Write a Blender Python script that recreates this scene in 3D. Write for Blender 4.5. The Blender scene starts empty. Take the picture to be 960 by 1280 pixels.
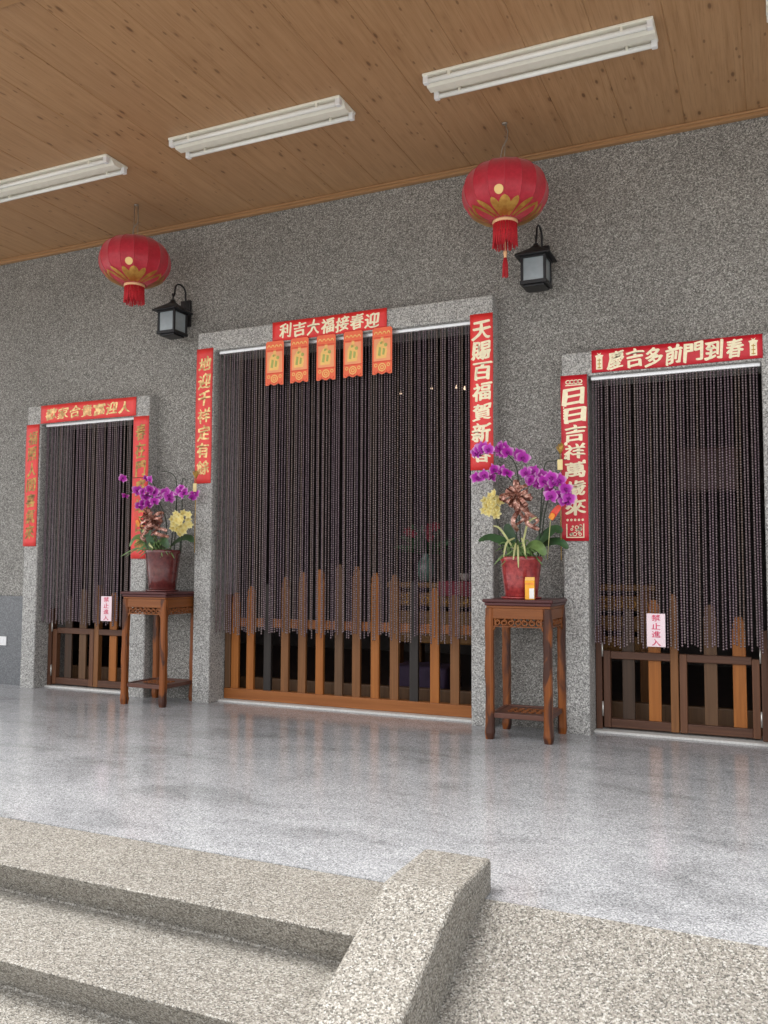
import bpy, math, random
from mathutils import Vector, Matrix, noise
random.seed(11)
R = math.radians
PI = math.pi
sc = bpy.context.scene
COL = sc.collection

# ---------------------------------------------------------------- camera
cam_d = bpy.data.cameras.new("camera")
cam = bpy.data.objects.new("camera", cam_d)
COL.objects.link(cam)
cam_d.sensor_fit = 'VERTICAL'
cam_d.sensor_height = 36.0
cam_d.lens = 1073.3 / 1280.0 * 36.0
cam_d.clip_end = 500
YAW, PIT, ROL = R(24.529), R(3.690), R(0.244)
fw = Vector((-math.sin(YAW) * math.cos(PIT), math.cos(YAW) * math.cos(PIT), math.sin(PIT)))
r0 = Vector((math.cos(YAW), math.sin(YAW), 0))
u0 = r0.cross(fw)
rt = r0 * math.cos(ROL) + u0 * math.sin(ROL)
up = u0 * math.cos(ROL) - r0 * math.sin(ROL)
m = Matrix((rt, up, -fw)).transposed().to_4x4()
m.translation = (0, 0, 0.95)
cam.matrix_world = m
sc.camera = cam

# ---------------------------------------------------------------- sky, sun, exposure
SUN = Vector((-0.34, -0.30, 1.0)).normalized()
world = bpy.data.worlds.new("World")
sc.world = world
world.use_nodes = True
wn = world.node_tree
sky = wn.nodes.new("ShaderNodeTexSky")
sky.sky_type = 'NISHITA'
sky.sun_disc = False
sky.sun_elevation = math.asin(SUN.z)
sky.sun_rotation = math.atan2(SUN.x, SUN.y)
sky.dust_density = 3.0
hs = wn.nodes.new("ShaderNodeHueSaturation")
hs.inputs['Saturation'].default_value = 0.12
wn.links.new(sky.outputs[0], hs.inputs['Color'])
bg = wn.nodes["Background"]
wn.links.new(hs.outputs[0], bg.inputs['Color'])
bg.inputs['Strength'].default_value = 0.15
sun_d = bpy.data.lights.new("sun", 'SUN')
sun_d.energy = 0.7
sun_d.angle = R(35)
sun_d.color = (1.0, 0.96, 0.9)
sun = bpy.data.objects.new("sun", sun_d)
COL.objects.link(sun)
sun.rotation_euler = SUN.to_track_quat('Z', 'Y').to_euler()
sc.view_settings.view_transform = 'Standard'
sc.view_settings.look = 'None'
sc.view_settings.gamma = 1.0
sc.view_settings.use_curve_mapping = False
sc.view_settings.exposure = 1.35


# ---------------------------------------------------------------- materials
class NT:
    def __init__(s, name):
        s.m = bpy.data.materials.new(name)
        s.m.use_nodes = True
        s.t = s.m.node_tree
        s.b = s.t.nodes["Principled BSDF"]
        s._tc = None

    def n(s, typ, **kw):
        nd = s.t.nodes.new(typ)
        for k, v in kw.items():
            setattr(nd, k, v)
        return nd

    def l(s, a, b):
        s.t.links.new(a, b)

    def set(s, nd, **kw):
        for k, v in kw.items():
            k = k.replace('_', ' ')
            if hasattr(v, 'is_linked') or isinstance(v, bpy.types.NodeSocket):
                s.l(v, nd.inputs[k])
            else:
                nd.inputs[k].default_value = v

    def obj(s, scale=(1, 1, 1), rand=0.0):
        if s._tc is None:
            s._tc = s.n("ShaderNodeTexCoord")
        mp = s.n("ShaderNodeMapping")
        mp.inputs['Scale'].default_value = scale
        s.l(s._tc.outputs['Object'], mp.inputs['Vector'])
        if rand:
            oi = s.n("ShaderNodeObjectInfo")
            cx = s.n("ShaderNodeCombineXYZ")
            mu = s.math('MULTIPLY', oi.outputs['Random'], rand)
            s.l(mu, cx.inputs[0]); s.l(mu, cx.inputs[2])
            s.l(cx.outputs[0], mp.inputs['Location'])
        return mp.outputs[0]

    def noise(s, vec, scale, detail=3, rough=0.55, dist=0.0):
        nd = s.n("ShaderNodeTexNoise")
        s.l(vec, nd.inputs['Vector'])
        nd.inputs['Scale'].default_value = scale
        nd.inputs['Detail'].default_value = detail
        nd.inputs['Roughness'].default_value = rough
        nd.inputs['Distortion'].default_value = dist
        return nd.outputs['Fac']

    def vor(s, vec, scale, feature='F1'):
        nd = s.n("ShaderNodeTexVoronoi", feature=feature)
        s.l(vec, nd.inputs['Vector'])
        nd.inputs['Scale'].default_value = scale
        return nd

    def ramp(s, fac, stops, interp='LINEAR'):
        nd = s.n("ShaderNodeValToRGB")
        cr = nd.color_ramp
        cr.interpolation = interp
        while len(cr.elements) < len(stops):
            cr.elements.new(0.5)
        for e, (p, c) in zip(cr.elements, stops):
            e.position = p
            e.color = (c[0], c[1], c[2], 1) if not isinstance(c, (int, float)) else (c, c, c, 1)
        s.l(fac, nd.inputs[0])
        return nd.outputs[0]

    def math(s, op, a, b=0.0, clamp=False):
        nd = s.n("ShaderNodeMath", operation=op, use_clamp=clamp)
        for i, v in enumerate((a, b)):
            if isinstance(v, (int, float)):
                nd.inputs[i].default_value = v
            else:
                s.l(v, nd.inputs[i])
        return nd.outputs[0]

    def mix(s, fac, a, b, blend='MIX'):
        nd = s.n("ShaderNodeMix", data_type='RGBA', blend_type=blend)
        for i, v in ((0, fac), (6, a), (7, b)):
            if isinstance(v, (int, float)):
                nd.inputs[i].default_value = v
            elif isinstance(v, (tuple, list)):
                nd.inputs[i].default_value = (*v[:3], 1)
            else:
                s.l(v, nd.inputs[i])
        return nd.outputs[2]

    def bump(s, h, strength=0.3, dist=0.003):
        nd = s.n("ShaderNodeBump")
        nd.inputs['Strength'].default_value = strength
        nd.inputs['Distance'].default_value = dist
        s.l(h, nd.inputs['Height'])
        s.l(nd.outputs[0], s.b.inputs['Normal'])

    def done(s, color=None, rough=0.5, metal=0.0, **kw):
        def put(k, v):
            if isinstance(v, bpy.types.NodeSocket):
                s.l(v, s.b.inputs[k])
            elif isinstance(v, (tuple, list)):
                s.b.inputs[k].default_value = (*v[:3], 1)
            else:
                s.b.inputs[k].default_value = v
        if color is not None:
            put('Base Color', color)
        put('Roughness', rough)
        put('Metallic', metal)
        for k, v in kw.items():
            put(k.replace('_', ' '), v)
        return s.m


def plain(name, col, rough=0.5, metal=0.0, var=0.15, scale=30, bump=0.0, **kw):
    t = NT(name)
    v = t.obj()
    nz = t.noise(v, scale, 4)
    c = t.ramp(nz, [(0.3, [x * (1 - var) for x in col]), (0.7, [min(1, x * (1 + var)) for x in col])])
    if bump:
        t.bump(nz, bump, 0.002)
    return t.done(c, rough, metal, **kw)


def pebble(name, stops, scale, rough=0.75, cloud=0.12, bump=0.5, scale2=2.4):
    """washed stone: small chips of several greys set in mortar"""
    t = NT(name)
    v = t.obj()
    vo = t.vor(v, scale)
    sep = t.n("ShaderNodeSeparateColor")
    t.l(vo.outputs['Color'], sep.inputs[0])
    c = t.ramp(sep.outputs[0], stops, 'LINEAR')
    vo2 = t.vor(v, scale * scale2)
    sep2 = t.n("ShaderNodeSeparateColor")
    t.l(vo2.outputs['Color'], sep2.inputs[0])
    c2 = t.ramp(sep2.outputs[1], stops, 'LINEAR')
    c = t.mix(0.25, c, c2)
    cl = t.noise(v, 1.3, 4, 0.6)
    cl2 = t.ramp(cl, [(0.25, 1 - cloud), (0.75, 1 + cloud * 0.0 if 1 + cloud > 1 else 1)])
    c = t.mix(1.0, c, cl2, 'MULTIPLY')
    t.bump(vo.outputs['Distance'], bump, 0.004)
    return t.done(c, rough)


M = {}
M['wall'] = pebble("washed_stone_wall", [(0.0, (.045, .043, .040)), (0.3, (.170, .162, .148)), (0.6, (.305, .293, .268)), (0.85, (.445, .43, .395)), (1.0, (.70, .685, .645))], 185, cloud=.28, bump=.6)
M['surround'] = pebble("washed_stone_surround", [(0.0, (.075, .073, .070)), (0.25, (.235, .230, .218)), (0.6, (.43, .42, .40)), (0.85, (.575, .565, .538)), (1.0, (.80, .79, .75))], 165, cloud=.10)  # same stone as the wall, lightened to paint in light on the jambs
M['dado'] = pebble("dark_granite_dado", [(0.0, (.07, .075, .08)), (0.5, (.15, .155, .165)), (1.0, (.27, .28, .29))], 220, rough=.45, bump=.1)
M['step'] = pebble("beige_granite_step", [(0.0, (.030, .028, .026)), (0.22, (.148, .132, .110)), (0.55, (.315, .290, .248)), (0.8, (.43, .404, .355)), (1.0, (.62, .61, .57))], 245, rough=.8, cloud=.22, bump=.5, scale2=2.0)
M['ramp'] = pebble("beige_granite_ramp", [(0.0, (.030, .027, .024)), (0.22, (.145, .132, .114)), (0.55, (.295, .270, .230)), (0.8, (.405, .380, .334)), (1.0, (.60, .588, .55))], 235, rough=.8, cloud=.22, bump=.6, scale2=2.0)


def floor_mat():
    t = NT("polished_granite_floor")
    v = t.obj()
    vo = t.vor(v, 260)
    sep = t.n("ShaderNodeSeparateColor")
    t.l(vo.outputs['Color'], sep.inputs[0])
    c = t.ramp(sep.outputs[0], [(0, (.20, .206, .216)), (.4, (.38, .390, .404)), (.8, (.51, .521, .538)), (1, (.70, .71, .725))])
    st = t.noise(t.obj((1.0, 1.9, 1)), 1.6, 6, 0.62, 0.5)
    stain = t.ramp(st, [(0.34, .70), (0.46, .90), (0.62, 1.0)])
    st2 = t.noise(t.obj((1.2, 2.0, 1)), 5.2, 5, 0.65, 0.3)
    stain2 = t.ramp(st2, [(0.28, .82), (0.5, 1.0)])
    c = t.mix(1.0, c, stain, 'MULTIPLY')
    c = t.mix(1.0, c, stain2, 'MULTIPLY')
    rg = t.ramp(st, [(0.3, .075), (0.65, .15)])
    rg2 = t.math('ADD', rg, t.math('MULTIPLY', t.noise(v, 40, 3), 0.06))
    t.bump(t.noise(v, 6, 2), 0.025, 0.004)
    return t.done(c, rg2, Specular_IOR_Level=0.5)


M['floor'] = floor_mat()
M['ground'] = plain("concrete_yard", (.44, .43, .41), .85, var=.12, scale=3, bump=.2)
M['sill'] = plain("pale_stone_sill", (.62, .61, .58), .6, var=.1, scale=80)


def ceiling_mat():
    t = NT("knotty_wood_ceiling")
    v = t.obj()
    tc = t.n("ShaderNodeSeparateXYZ"); t.l(v, tc.inputs[0])
    pid = t.math('FLOOR', t.math('DIVIDE', t.math('ADD', tc.outputs[0], 0.094 + 32.2), 0.322))
    wnz = t.n("ShaderNodeTexWhiteNoise", noise_dimensions='1D'); t.l(pid, wnz.inputs['W'])
    cmb = t.n("ShaderNodeCombineXYZ")
    t.l(tc.outputs[0], cmb.inputs[0])
    t.l(t.math('ADD', tc.outputs[1], t.math('MULTIPLY', wnz.outputs['Value'], 13.0)), cmb.inputs[1])
    def st(sx, sy):
        mp = t.n("ShaderNodeMapping"); mp.inputs['Scale'].default_value = (sx, sy, 0)
        t.l(cmb.outputs[0], mp.inputs['Vector']); return mp.outputs[0]
    g1 = t.noise(st(34, 1.5), 1.0, 5, 0.6, 0.4)
    g2 = t.noise(st(130, 4.0), 1.0, 3, 0.6, 0.2)
    c = t.ramp(g1, [(0.28, (.365, .202, .094)), (0.5, (.425, .245, .121)), (0.72, (.475, .285, .147))])
    c = t.mix(t.ramp(g2, [(0.30, .45), (0.5, 0.0)]), c, (.225, .112, .05))
    c = t.mix(t.math('MULTIPLY', wnz.outputs['Value'], .25), c, (.30, .165, .085))
    # knots: dark flecks, longer along the grain
    vo = t.vor(st(15.0, 5.5), 1.0)
    sel = t.n("ShaderNodeSeparateColor"); t.l(vo.outputs['Color'], sel.inputs[0])
    big = t.ramp(vo.outputs['Distance'], [(0.08, 1.0), (0.16, 0.0)])
    k1 = t.math('MULTIPLY', big, t.ramp(sel.outputs[0], [(0.35, 0.0), (0.55, 1.0)]))
    vo2 = t.vor(st(26.0, 10.0), 1.0)
    sel2 = t.n("ShaderNodeSeparateColor"); t.l(vo2.outputs['Color'], sel2.inputs[0])
    k2 = t.math('MULTIPLY', t.ramp(vo2.outputs['Distance'], [(0.11, .8), (0.20, 0.0)]), t.ramp(sel2.outputs[1], [(0.50, 0.0), (0.66, 1.0)]))
    kk = t.math('MAXIMUM', k1, k2)
    halo = t.math('MULTIPLY', t.ramp(vo.outputs['Distance'], [(0.1, .35), (0.34, 0.0)]), t.ramp(sel.outputs[0], [(0.35, 0.0), (0.55, 1.0)]))
    c = t.mix(halo, c, (.24, .115, .05))
    c = t.mix(t.math('MULTIPLY', kk, .72), c, (.095, .040, .016))
    t.bump(g2, 0.06, 0.002)
    return t.done(c, 0.42, Specular_IOR_Level=0.35)


M['ceiling'] = ceiling_mat()


def wood(name, dark, light, axis='z', rough=0.45, patch=None, freq=60, rand=3.0):
    t = NT(name)
    s_ = {'x': (1.6, freq, freq), 'y': (freq, 1.6, freq), 'z': (freq, freq, 1.6)}[axis]
    v = t.obj(s_, rand)
    g = t.noise(v, 1.0, 5, 0.6, 0.6)
    c = t.ramp(g, [(0.28, dark), (0.5, [(a + b) / 2 for a, b in zip(dark, light)]), (0.72, light)])
    if patch:
        s2 = {'x': (2.6, 9, 9), 'y': (9, 2.6, 9), 'z': (9, 9, 2.6)}[axis]
        p = t.noise(t.obj(s2, rand * 2), 1.0, 3, 0.5, 0.8)
        c = t.mix(t.ramp(p, [(0.50, 0.0), (0.57, .9)]), c, patch)
    t.bump(g, 0.12, 0.002)
    return t.done(c, rough, Specular_IOR_Level=.3)


M['trim'] = wood("pine_trim", (.30, .16, .07), (.42, .24, .115), 'x')
M['w_orange'] = wood("orange_wood", (0.261, 0.081, 0.016), (0.420, 0.150, 0.032))
M['w_mid'] = wood("mid_brown_wood", (0.150, 0.060, 0.020), (0.270, 0.116, 0.040))
M['w_brown'] = wood("brown_wood", (0.086, 0.043, 0.021), (0.158, 0.083, 0.040))
M['w_dark'] = wood("dark_brown_wood", (0.041, 0.024, 0.015), (0.079, 0.046, 0.029))
M['w_black'] = wood("blackened_wood", (.020, .016, .014), (.040, .032, .028))
M['w_rail'] = wood("rail_wood", (0.233, 0.076, 0.018), (0.367, 0.133, 0.037), 'x')
M['w_gate'] = wood("gate_frame_wood", (.070, .030, .018), (.135, .062, .036))
M['w_gate_h'] = wood("gate_rail_wood", (.070, .030, .018), (.135, .062, .036), 'x')
M['w_gate2'] = wood("gate_leaf_wood", (.105, .044, .022), (.18, .080, .042))
M['w_leg'] = wood("stand_leg_wood", (0.164, 0.044, 0.009), (0.296, 0.091, 0.019), 'z', .38, (.042, .016, .012), 40)
M['w_apron'] = wood("stand_apron_wood", (0.162, 0.048, 0.013), (0.261, 0.088, 0.023), 'x', .38)
M['w_top'] = wood("stand_top_wood", (.060, .018, .018), (.115, .036, .034), 'x', .32)
M['w_shelf'] = wood("stand_shelf_wood", (.085, .036, .026), (.15, .066, .046), 'x', .4)
M['w_altar'] = wood("altar_wood", (.16, .075, .025), (.32, .165, .055), 'x', .4)


def paper(name, col, rough=.55, var=.1):
    t = NT(name)
    v = t.obj()
    nz = t.noise(v, 7, 4, .6)
    c = t.ramp(nz, [(.3, [x * (1 - var) for x in col]), (.7, [min(1, x * (1 + var * .6)) for x in col])])
    t.bump(t.noise(v, 14, 3), .18, .004)
    return t.done(c, rough)


M['red'] = paper("red_paper", (.76, .034, .032), .45)
M['deep_red'] = paper("deep_red_paper", (.58, .012, .026), .42)
M['worn_red'] = paper("worn_red_paper", (.78, .050, .045), .48, .16)
M['orange'] = paper("orange_paper", (.88, .15, .055), .5)
M['pale_orange'] = paper("pale_orange_print", (.90, .36, .16), .5)
M['yellow_print'] = paper("yellow_print", (.92, .55, .16), .5)
M['green_print'] = paper("green_print", (.40, .42, .10), .5)
M['red_print'] = paper("red_print", (.70, .05, .02), .5)
M['cream'] = plain("cream_print_and_sheen", (.92, .82, .56), .4, var=.08, scale=60)


def foil(name, a, b, metal):
    t = NT(name)
    v = t.obj()
    nz = t.noise(v, 22, 4, .65)
    c = t.ramp(nz, [(.40, a), (.62, b)])
    return t.done(c, .34, metal)


M['foil'] = foil("gold_foil", (.86, .60, .26), (.40, .22, .07), .35)  # second tone paints the foil's dark reflections into its colour
M['worn_dark_foil'] = foil("worn_foil_dark_reflections", (.52, .30, .07), (.17, .085, .02), .3)  # worn gold with reflections of dark surroundings painted in
M['gold'] = foil("lantern_gold", (.62, .34, .075), (.46, .20, .04), .5)
M['pale_gold'] = plain("gold_print_highlight", (.88, .60, .24), .4, .1, var=.05)  # pale tone puts the foil dot's highlight into the print
M['notice'] = paper("pink_notice_card", (.90, .72, .76), .4, .04)
M['notice_ink'] = plain("red_ink", (.68, .06, .14), .5)
M['rod'] = plain("aluminium_rail", (.80, .80, .81), .38, .35, var=.04)
M['fix_white'] = plain("white_enamel", (.82, .80, .70), .4, var=.03)
M['tube'] = plain("frosted_tube_glass", (.86, .86, .82), .15, var=.02, Coat_Weight=.5)
M['wire'] = plain("galvanised_wire", (.38, .34, .29), .4, .7)
M['black'] = plain("black_iron", (.016, .016, .018), .42, .3, var=.2)
M['lamp_glass'] = plain("frosted_lamp_glass", (.27, .31, .33), .25, var=.06, Coat_Weight=.4)
M['plate'] = plain("white_plastic", (.8, .8, .8), .4, var=.02)
M['steel'] = plain("steel_hinge", (.60, .58, .54), .35, .8)


def cloth_red():
    t = NT("lantern_red_cloth")
    v = t.obj()
    nz = t.noise(v, 55, 3)
    c = t.ramp(nz, [(.3, (.54, .018, .040)), (.7, (.66, .030, .060))])
    m_ = t.done(c, .34, Sheen_Weight=.3)
    tr = t.n("ShaderNodeBsdfTranslucent"); tr.inputs[0].default_value = (.6, .02, .03, 1)
    ms = t.n("ShaderNodeMixShader"); ms.inputs[0].default_value = .22
    out = t.t.nodes["Material Output"]
    t.l(t.b.outputs[0], ms.inputs[1]); t.l(tr.outputs[0], ms.inputs[2]); t.l(ms.outputs[0], out.inputs[0])
    return m_


M['lantern'] = cloth_red()
M['fringe'] = plain("red_fringe_thread", (.50, .012, .022), .7, var=.25, scale=120)
M['collar'] = plain("gilded_collar", (.80, .46, .24), .4, .2, var=.1)


def beads():
    t = NT("curtain_beads")
    oi = t.n("ShaderNodeObjectInfo")
    c = t.ramp(oi.outputs['Random'], [(0, (.058, .032, .032)), (.25, (.105, .060, .082)), (.5, (.064, .034, .054)), (.75, (.135, .098, .092)), (1, (.092, .054, .036))])
    # highlight painted at each bead's middle, its strength varying at random
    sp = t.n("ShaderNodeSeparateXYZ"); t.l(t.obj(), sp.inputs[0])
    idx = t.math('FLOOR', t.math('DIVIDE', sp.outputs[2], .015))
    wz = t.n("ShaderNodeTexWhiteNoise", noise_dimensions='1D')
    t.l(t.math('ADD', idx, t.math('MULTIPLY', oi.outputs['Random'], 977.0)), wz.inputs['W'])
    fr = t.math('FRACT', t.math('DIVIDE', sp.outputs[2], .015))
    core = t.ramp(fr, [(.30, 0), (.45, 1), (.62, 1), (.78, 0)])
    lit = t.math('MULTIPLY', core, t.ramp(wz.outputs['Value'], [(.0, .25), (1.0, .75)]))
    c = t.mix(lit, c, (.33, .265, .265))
    return t.done(c, .22, Specular_IOR_Level=.5)


M['beads'] = beads()


def glaze(name, a, b, rough=.18):
    t = NT(name)
    v = t.obj()
    nz = t.noise(v, 34, 6, .7)
    c = t.ramp(nz, [(.36, a), (.64, b)])
    return t.done(c, rough, Coat_Weight=.6, Coat_Roughness=.08)


M['pot_dark'] = glaze("oxblood_glaze", (.085, .016, .016), (.15, .030, .026))
M['pot_red'] = glaze("red_glaze", (.20, .010, .015), (.46, .055, .050), .28)
M['soil'] = plain("bark_mulch", (.05, .035, .025), .9, var=.4, bump=.5)


def petal_mat(name, inner, outer, rim, r0_, r1_):
    t = NT(name)
    v = t.obj()
    ln = t.n("ShaderNodeVectorMath", operation='LENGTH'); t.l(v, ln.inputs[0])
    mr = t.n("ShaderNodeMapRange"); mr.inputs[1].default_value = r0_; mr.inputs[2].default_value = r1_
    t.l(ln.outputs['Value'], mr.inputs[0])
    c = t.ramp(mr.outputs[0], [(0, inner), (.7, outer), (1, rim)])
    oi = t.n("ShaderNodeObjectInfo")
    c = t.mix(t.math('MULTIPLY', oi.outputs['Random'], .35), c, [x * .55 for x in inner])
    m_ = t.done(c, .5)
    tr = t.n("ShaderNodeBsdfTranslucent"); t.l(c, tr.inputs[0])
    ms = t.n("ShaderNodeMixShader"); ms.inputs[0].default_value = .25
    t.l(t.b.outputs[0], ms.inputs[1]); t.l(tr.outputs[0], ms.inputs[2])
    t.l(ms.outputs[0], t.t.nodes["Material Output"].inputs[0])
    return m_


M['orchid'] = petal_mat("magenta_petal", (.44, .010, .38), (.62, .035, .56), (.88, .46, .82), 0.0, .037)
M['lip'] = plain("orchid_lip", (.22, .004, .20), .5)
M['yellow'] = petal_mat("pale_yellow_petal", (.88, .70, .20), (.94, .85, .42), (.95, .90, .58), 0.0, .035)
M['leaf'] = plain("orchid_leaf", (.035, .085, .030), .38, var=.35, scale=12)
M['leaf_pale'] = plain("pale_strap_leaf", (.115, .19, .055), .42, var=.3, scale=25)
M['strip'] = plain("straw_leaf", (.42, .42, .18), .5, var=.25, scale=20)
M['stem'] = plain("flower_stem", (.022, .034, .018), .5, var=.3)
def satin():
    t = NT("copper_satin_ribbon")
    w = t.noise(t.obj((1, 1, 1)), 38, 2, .5, 1.2)
    c = t.ramp(w, [(.34, (.17, .060, .040)), (.50, (.34, .145, .105)), (.60, (.62, .36, .29))])  # pink satin highlights painted into the copper by noise
    return t.done(c, .22, .45)


M['ribbon'] = satin()
M['pick_gold'] = plain("gold_pick", (.50, .30, .06), .4, .4, var=.35, scale=40)
M['pick_red'] = plain("red_pick", (.66, .05, .02), .45, var=.2)
M['pick_orange'] = plain("orange_pick", (.85, .28, .03), .45, var=.2)
M['tag'] = plain("yellow_tag", (.85, .70, .32), .5, var=.1)
M['carton'] = plain("orange_carton", (.88, .40, .02), .45, var=.1)
M['carton_label'] = plain("white_label", (.86, .84, .80), .5, var=.04)
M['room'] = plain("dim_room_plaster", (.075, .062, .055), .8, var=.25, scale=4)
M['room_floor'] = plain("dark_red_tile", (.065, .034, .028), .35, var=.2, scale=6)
M['purple'] = plain("purple_cloth", (.060, .036, .075), .75, var=.3, scale=9)
M['vase'] = glaze("green_vase_glaze", (.06, .14, .11), (.20, .30, .24))
M['foliage'] = plain("altar_foliage", (.035, .085, .035), .5, var=.4)
M['altar_red'] = plain("altar_red_cloth", (.22, .015, .03), .6, var=.3)
M['altar_white'] = plain("altar_cups", (.55, .50, .46), .3, var=.1)
M['concrete'] = plain("roof_concrete", (.40, .39, .37), .85, var=.1)


def emis(name, col, e):
    t = NT(name)
    return t.done([x * .5 for x in col], .4, Emission_Color=tuple(col), Emission_Strength=e)


M['altar_lamp'] = emis("altar_lamp_glow", (1.0, .72, .5), .55)
M['gleam'] = emis("orange_gleam_stand_in", (.14, .035, .010), .008)  # faint emission replaces lamplight on an added board


# ---------------------------------------------------------------- mesh builder
class MB:
    def __init__(s):
        s.v = []; s.f = []; s.sm = []

    def add(s, vs, fs, smooth=False):
        b = len(s.v)
        s.v += [tuple(p) for p in vs]
        s.f += [tuple(i + b for i in q) for q in fs]
        s.sm += [smooth] * len(fs)
        return s

    def box(s, x0, x1, y0, y1, z0, z1):
        vs = [(x, y, z) for z in (z0, z1) for y in (y0, y1) for x in (x0, x1)]
        return s.add(vs, [(0, 2, 3, 1), (4, 5, 7, 6), (0, 1, 5, 4), (2, 6, 7, 3), (0, 4, 6, 2), (1, 3, 7, 5)])

    def prism_xz(s, pts, y0, y1):
        """outline in x,z (counter-clockwise seen from -Y), given depth"""
        n = len(pts)
        vs = [(x, y0, z) for x, z in pts] + [(x, y1, z) for x, z in pts]
        fs = [tuple(range(n)), tuple(range(2 * n - 1, n - 1, -1))]
        fs += [(i, n + i, n + (i + 1) % n, (i + 1) % n) for i in range(n)]
        return s.add(vs, fs)

    def prism_yz(s, pts, x0, x1):
        n = len(pts)
        vs = [(x0, y, z) for y, z in pts] + [(x1, y, z) for y, z in pts]
        fs = [tuple(range(n - 1, -1, -1)), tuple(range(n, 2 * n))]
        fs += [((i + 1) % n, n + (i + 1) % n, n + i, i) for i in range(n)]
        return s.add(vs, fs)

    def tube(s, pts, rad, n=8, caps=True, smooth=True):
        pts = [Vector(p) for p in pts]
        if not hasattr(rad, '__len__'):
            rad = [rad] * len(pts)
        vs, fs = [], []
        t0 = (pts[1] - pts[0]).normalized()
        ref = Vector((0, 0, 1)) if abs(t0.z) < .9 else Vector((1, 0, 0))
        u = t0.cross(ref).normalized()
        for i, p in enumerate(pts):
            a = pts[max(0, i - 1)]; b = pts[min(len(pts) - 1, i + 1)]
            t = (b - a).normalized()
            u = (u - t * u.dot(t)).normalized()
            w = t.cross(u)
            for k in range(n):
                an = 2 * PI * k / n
                vs.append(p + (u * math.cos(an) + w * math.sin(an)) * rad[i])
        for i in range(len(pts) - 1):
            for k in range(n):
                fs.append((i * n + k, i * n + (k + 1) % n, (i + 1) * n + (k + 1) % n, (i + 1) * n + k))
        if caps:
            fs.append(tuple(range(n - 1, -1, -1)))
            fs.append(tuple((len(pts) - 1) * n + k for k in range(n)))
        return s.add(vs, fs, smooth)

    def lathe(s, prof, n=32, c=(0, 0, 0), smooth=True, caps=True, fn=None):
        vs, fs = [], []
        for r, z in prof:
            for k in range(n):
                an = 2 * PI * k / n
                rr = r * (fn(an) if fn else 1)
                vs.append((c[0] + rr * math.cos(an), c[1] + rr * math.sin(an), c[2] + z))
        for i in range(len(prof) - 1):
            for k in range(n):
                fs.append((i * n + k, i * n + (k + 1) % n, (i + 1) * n + (k + 1) % n, (i + 1) * n + k))
        if caps:
            fs.append(tuple(range(n - 1, -1, -1)))
            fs.append(tuple((len(prof) - 1) * n + k for k in range(n)))
        return s.add(vs, fs, smooth)

    def grid(s, P, nu, nv, smooth=True):
        vs = [P(i / (nu - 1), j / (nv - 1)) for j in range(nv) for i in range(nu)]
        fs = [(j * nu + i, j * nu + i + 1, (j + 1) * nu + i + 1, (j + 1) * nu + i) for j in range(nv - 1) for i in range(nu - 1)]
        return s.add(vs, fs, smooth)

    def mesh(s, name, mat):
        me = bpy.data.meshes.new(name)
        me.from_pydata(s.v, [], s.f)
        me.polygons.foreach_set('use_smooth', s.sm)
        me.materials.append(mat)
        me.update()
        return me

    def build(s, name, mat, parent=None, bevel=0.0, seg=2, loc=None):
        o = bpy.data.objects.new(name, s.mesh(name, mat))
        COL.objects.link(o)
        if parent is not None:
            o.parent = parent
        if loc is not None:
            o.location = loc
        if bevel:
            md = o.modifiers.new("bevel", 'BEVEL')
            md.width = bevel; md.segments = seg; md.limit_method = 'ANGLE'; md.angle_limit = R(40)
            md.harden_normals = False
        return o


def tag(o, label, cat, group=None):
    o['label'] = label; o['category'] = cat
    if group:
        o['group'] = group
    return o


def thing(name, label, cat, loc=(0, 0, 0), rz=0.0, group=None):
    o = bpy.data.objects.new(name, None)
    o.empty_display_size = .1
    COL.objects.link(o)
    o.location = loc; o.rotation_euler = (0, 0, rz)
    return tag(o, label, cat, group)


def structure(name, mb, mat, bevel=0.0):
    o = mb.build(name, mat, None, bevel)
    o['kind'] = 'structure'
    return o


def inst(src_mesh, name, parent, loc, rot=(0, 0, 0), scale=(1, 1, 1)):
    o = bpy.data.objects.new(name, src_mesh)
    COL.objects.link(o)
    o.parent = parent; o.location = loc; o.rotation_euler = rot; o.scale = scale
    return o


def copy_tree(o, parent=None):
    c = o.copy(); COL.objects.link(c); c.parent = parent
    for ch in list(o.children):
        copy_tree(ch, c)
    return c


# ---------------------------------------------------------------- ground, floor, steps, ramp
structure("ground", MB().add([(-120, -120, -.6), (120, -120, -.6), (120, 120, -.6), (-120, 120, -.6)], [(0, 1, 2, 3)]), M['ground'])
structure("porch_floor", MB().box(-12, 8, 2.43, 9.2, -.62, 0.0), M['floor'])
st_pts = [(2.43, -.62), (2.43, 0.0)]
y, z = 2.05, 0.0
for k in range(5):
    st_pts += [(y, z), (y + .085, z - .12)]
    y -= .29; z -= .12
st_pts = st_pts[:-1] + [(st_pts[-2][0] + .085, -.62)]
tag(MB().prism_yz(st_pts[::-1], -10.5, -1.0).build("stone_steps", M['step'], None, .010, 3),
    "beige speckled granite steps going down from the polished porch floor", "steps")
tag(MB().prism_yz([(2.5, -.10), (.85, -.62), (.85, .095 - .42 * 1.35), (2.2, .095), (2.5, .095)][::-1][::-1], -1.0, -.785).build("stair_cheek", M['step'], None, .014, 3),
    "low sloping granite block closing the right end of the steps", "stair cheek")
structure("ramp", MB().prism_yz([(2.43, -.62), (1.0, -.62), (1.0, -.4 * 1.43), (2.43, 0.0)], -.785, 8.0), M['ramp'])

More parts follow.
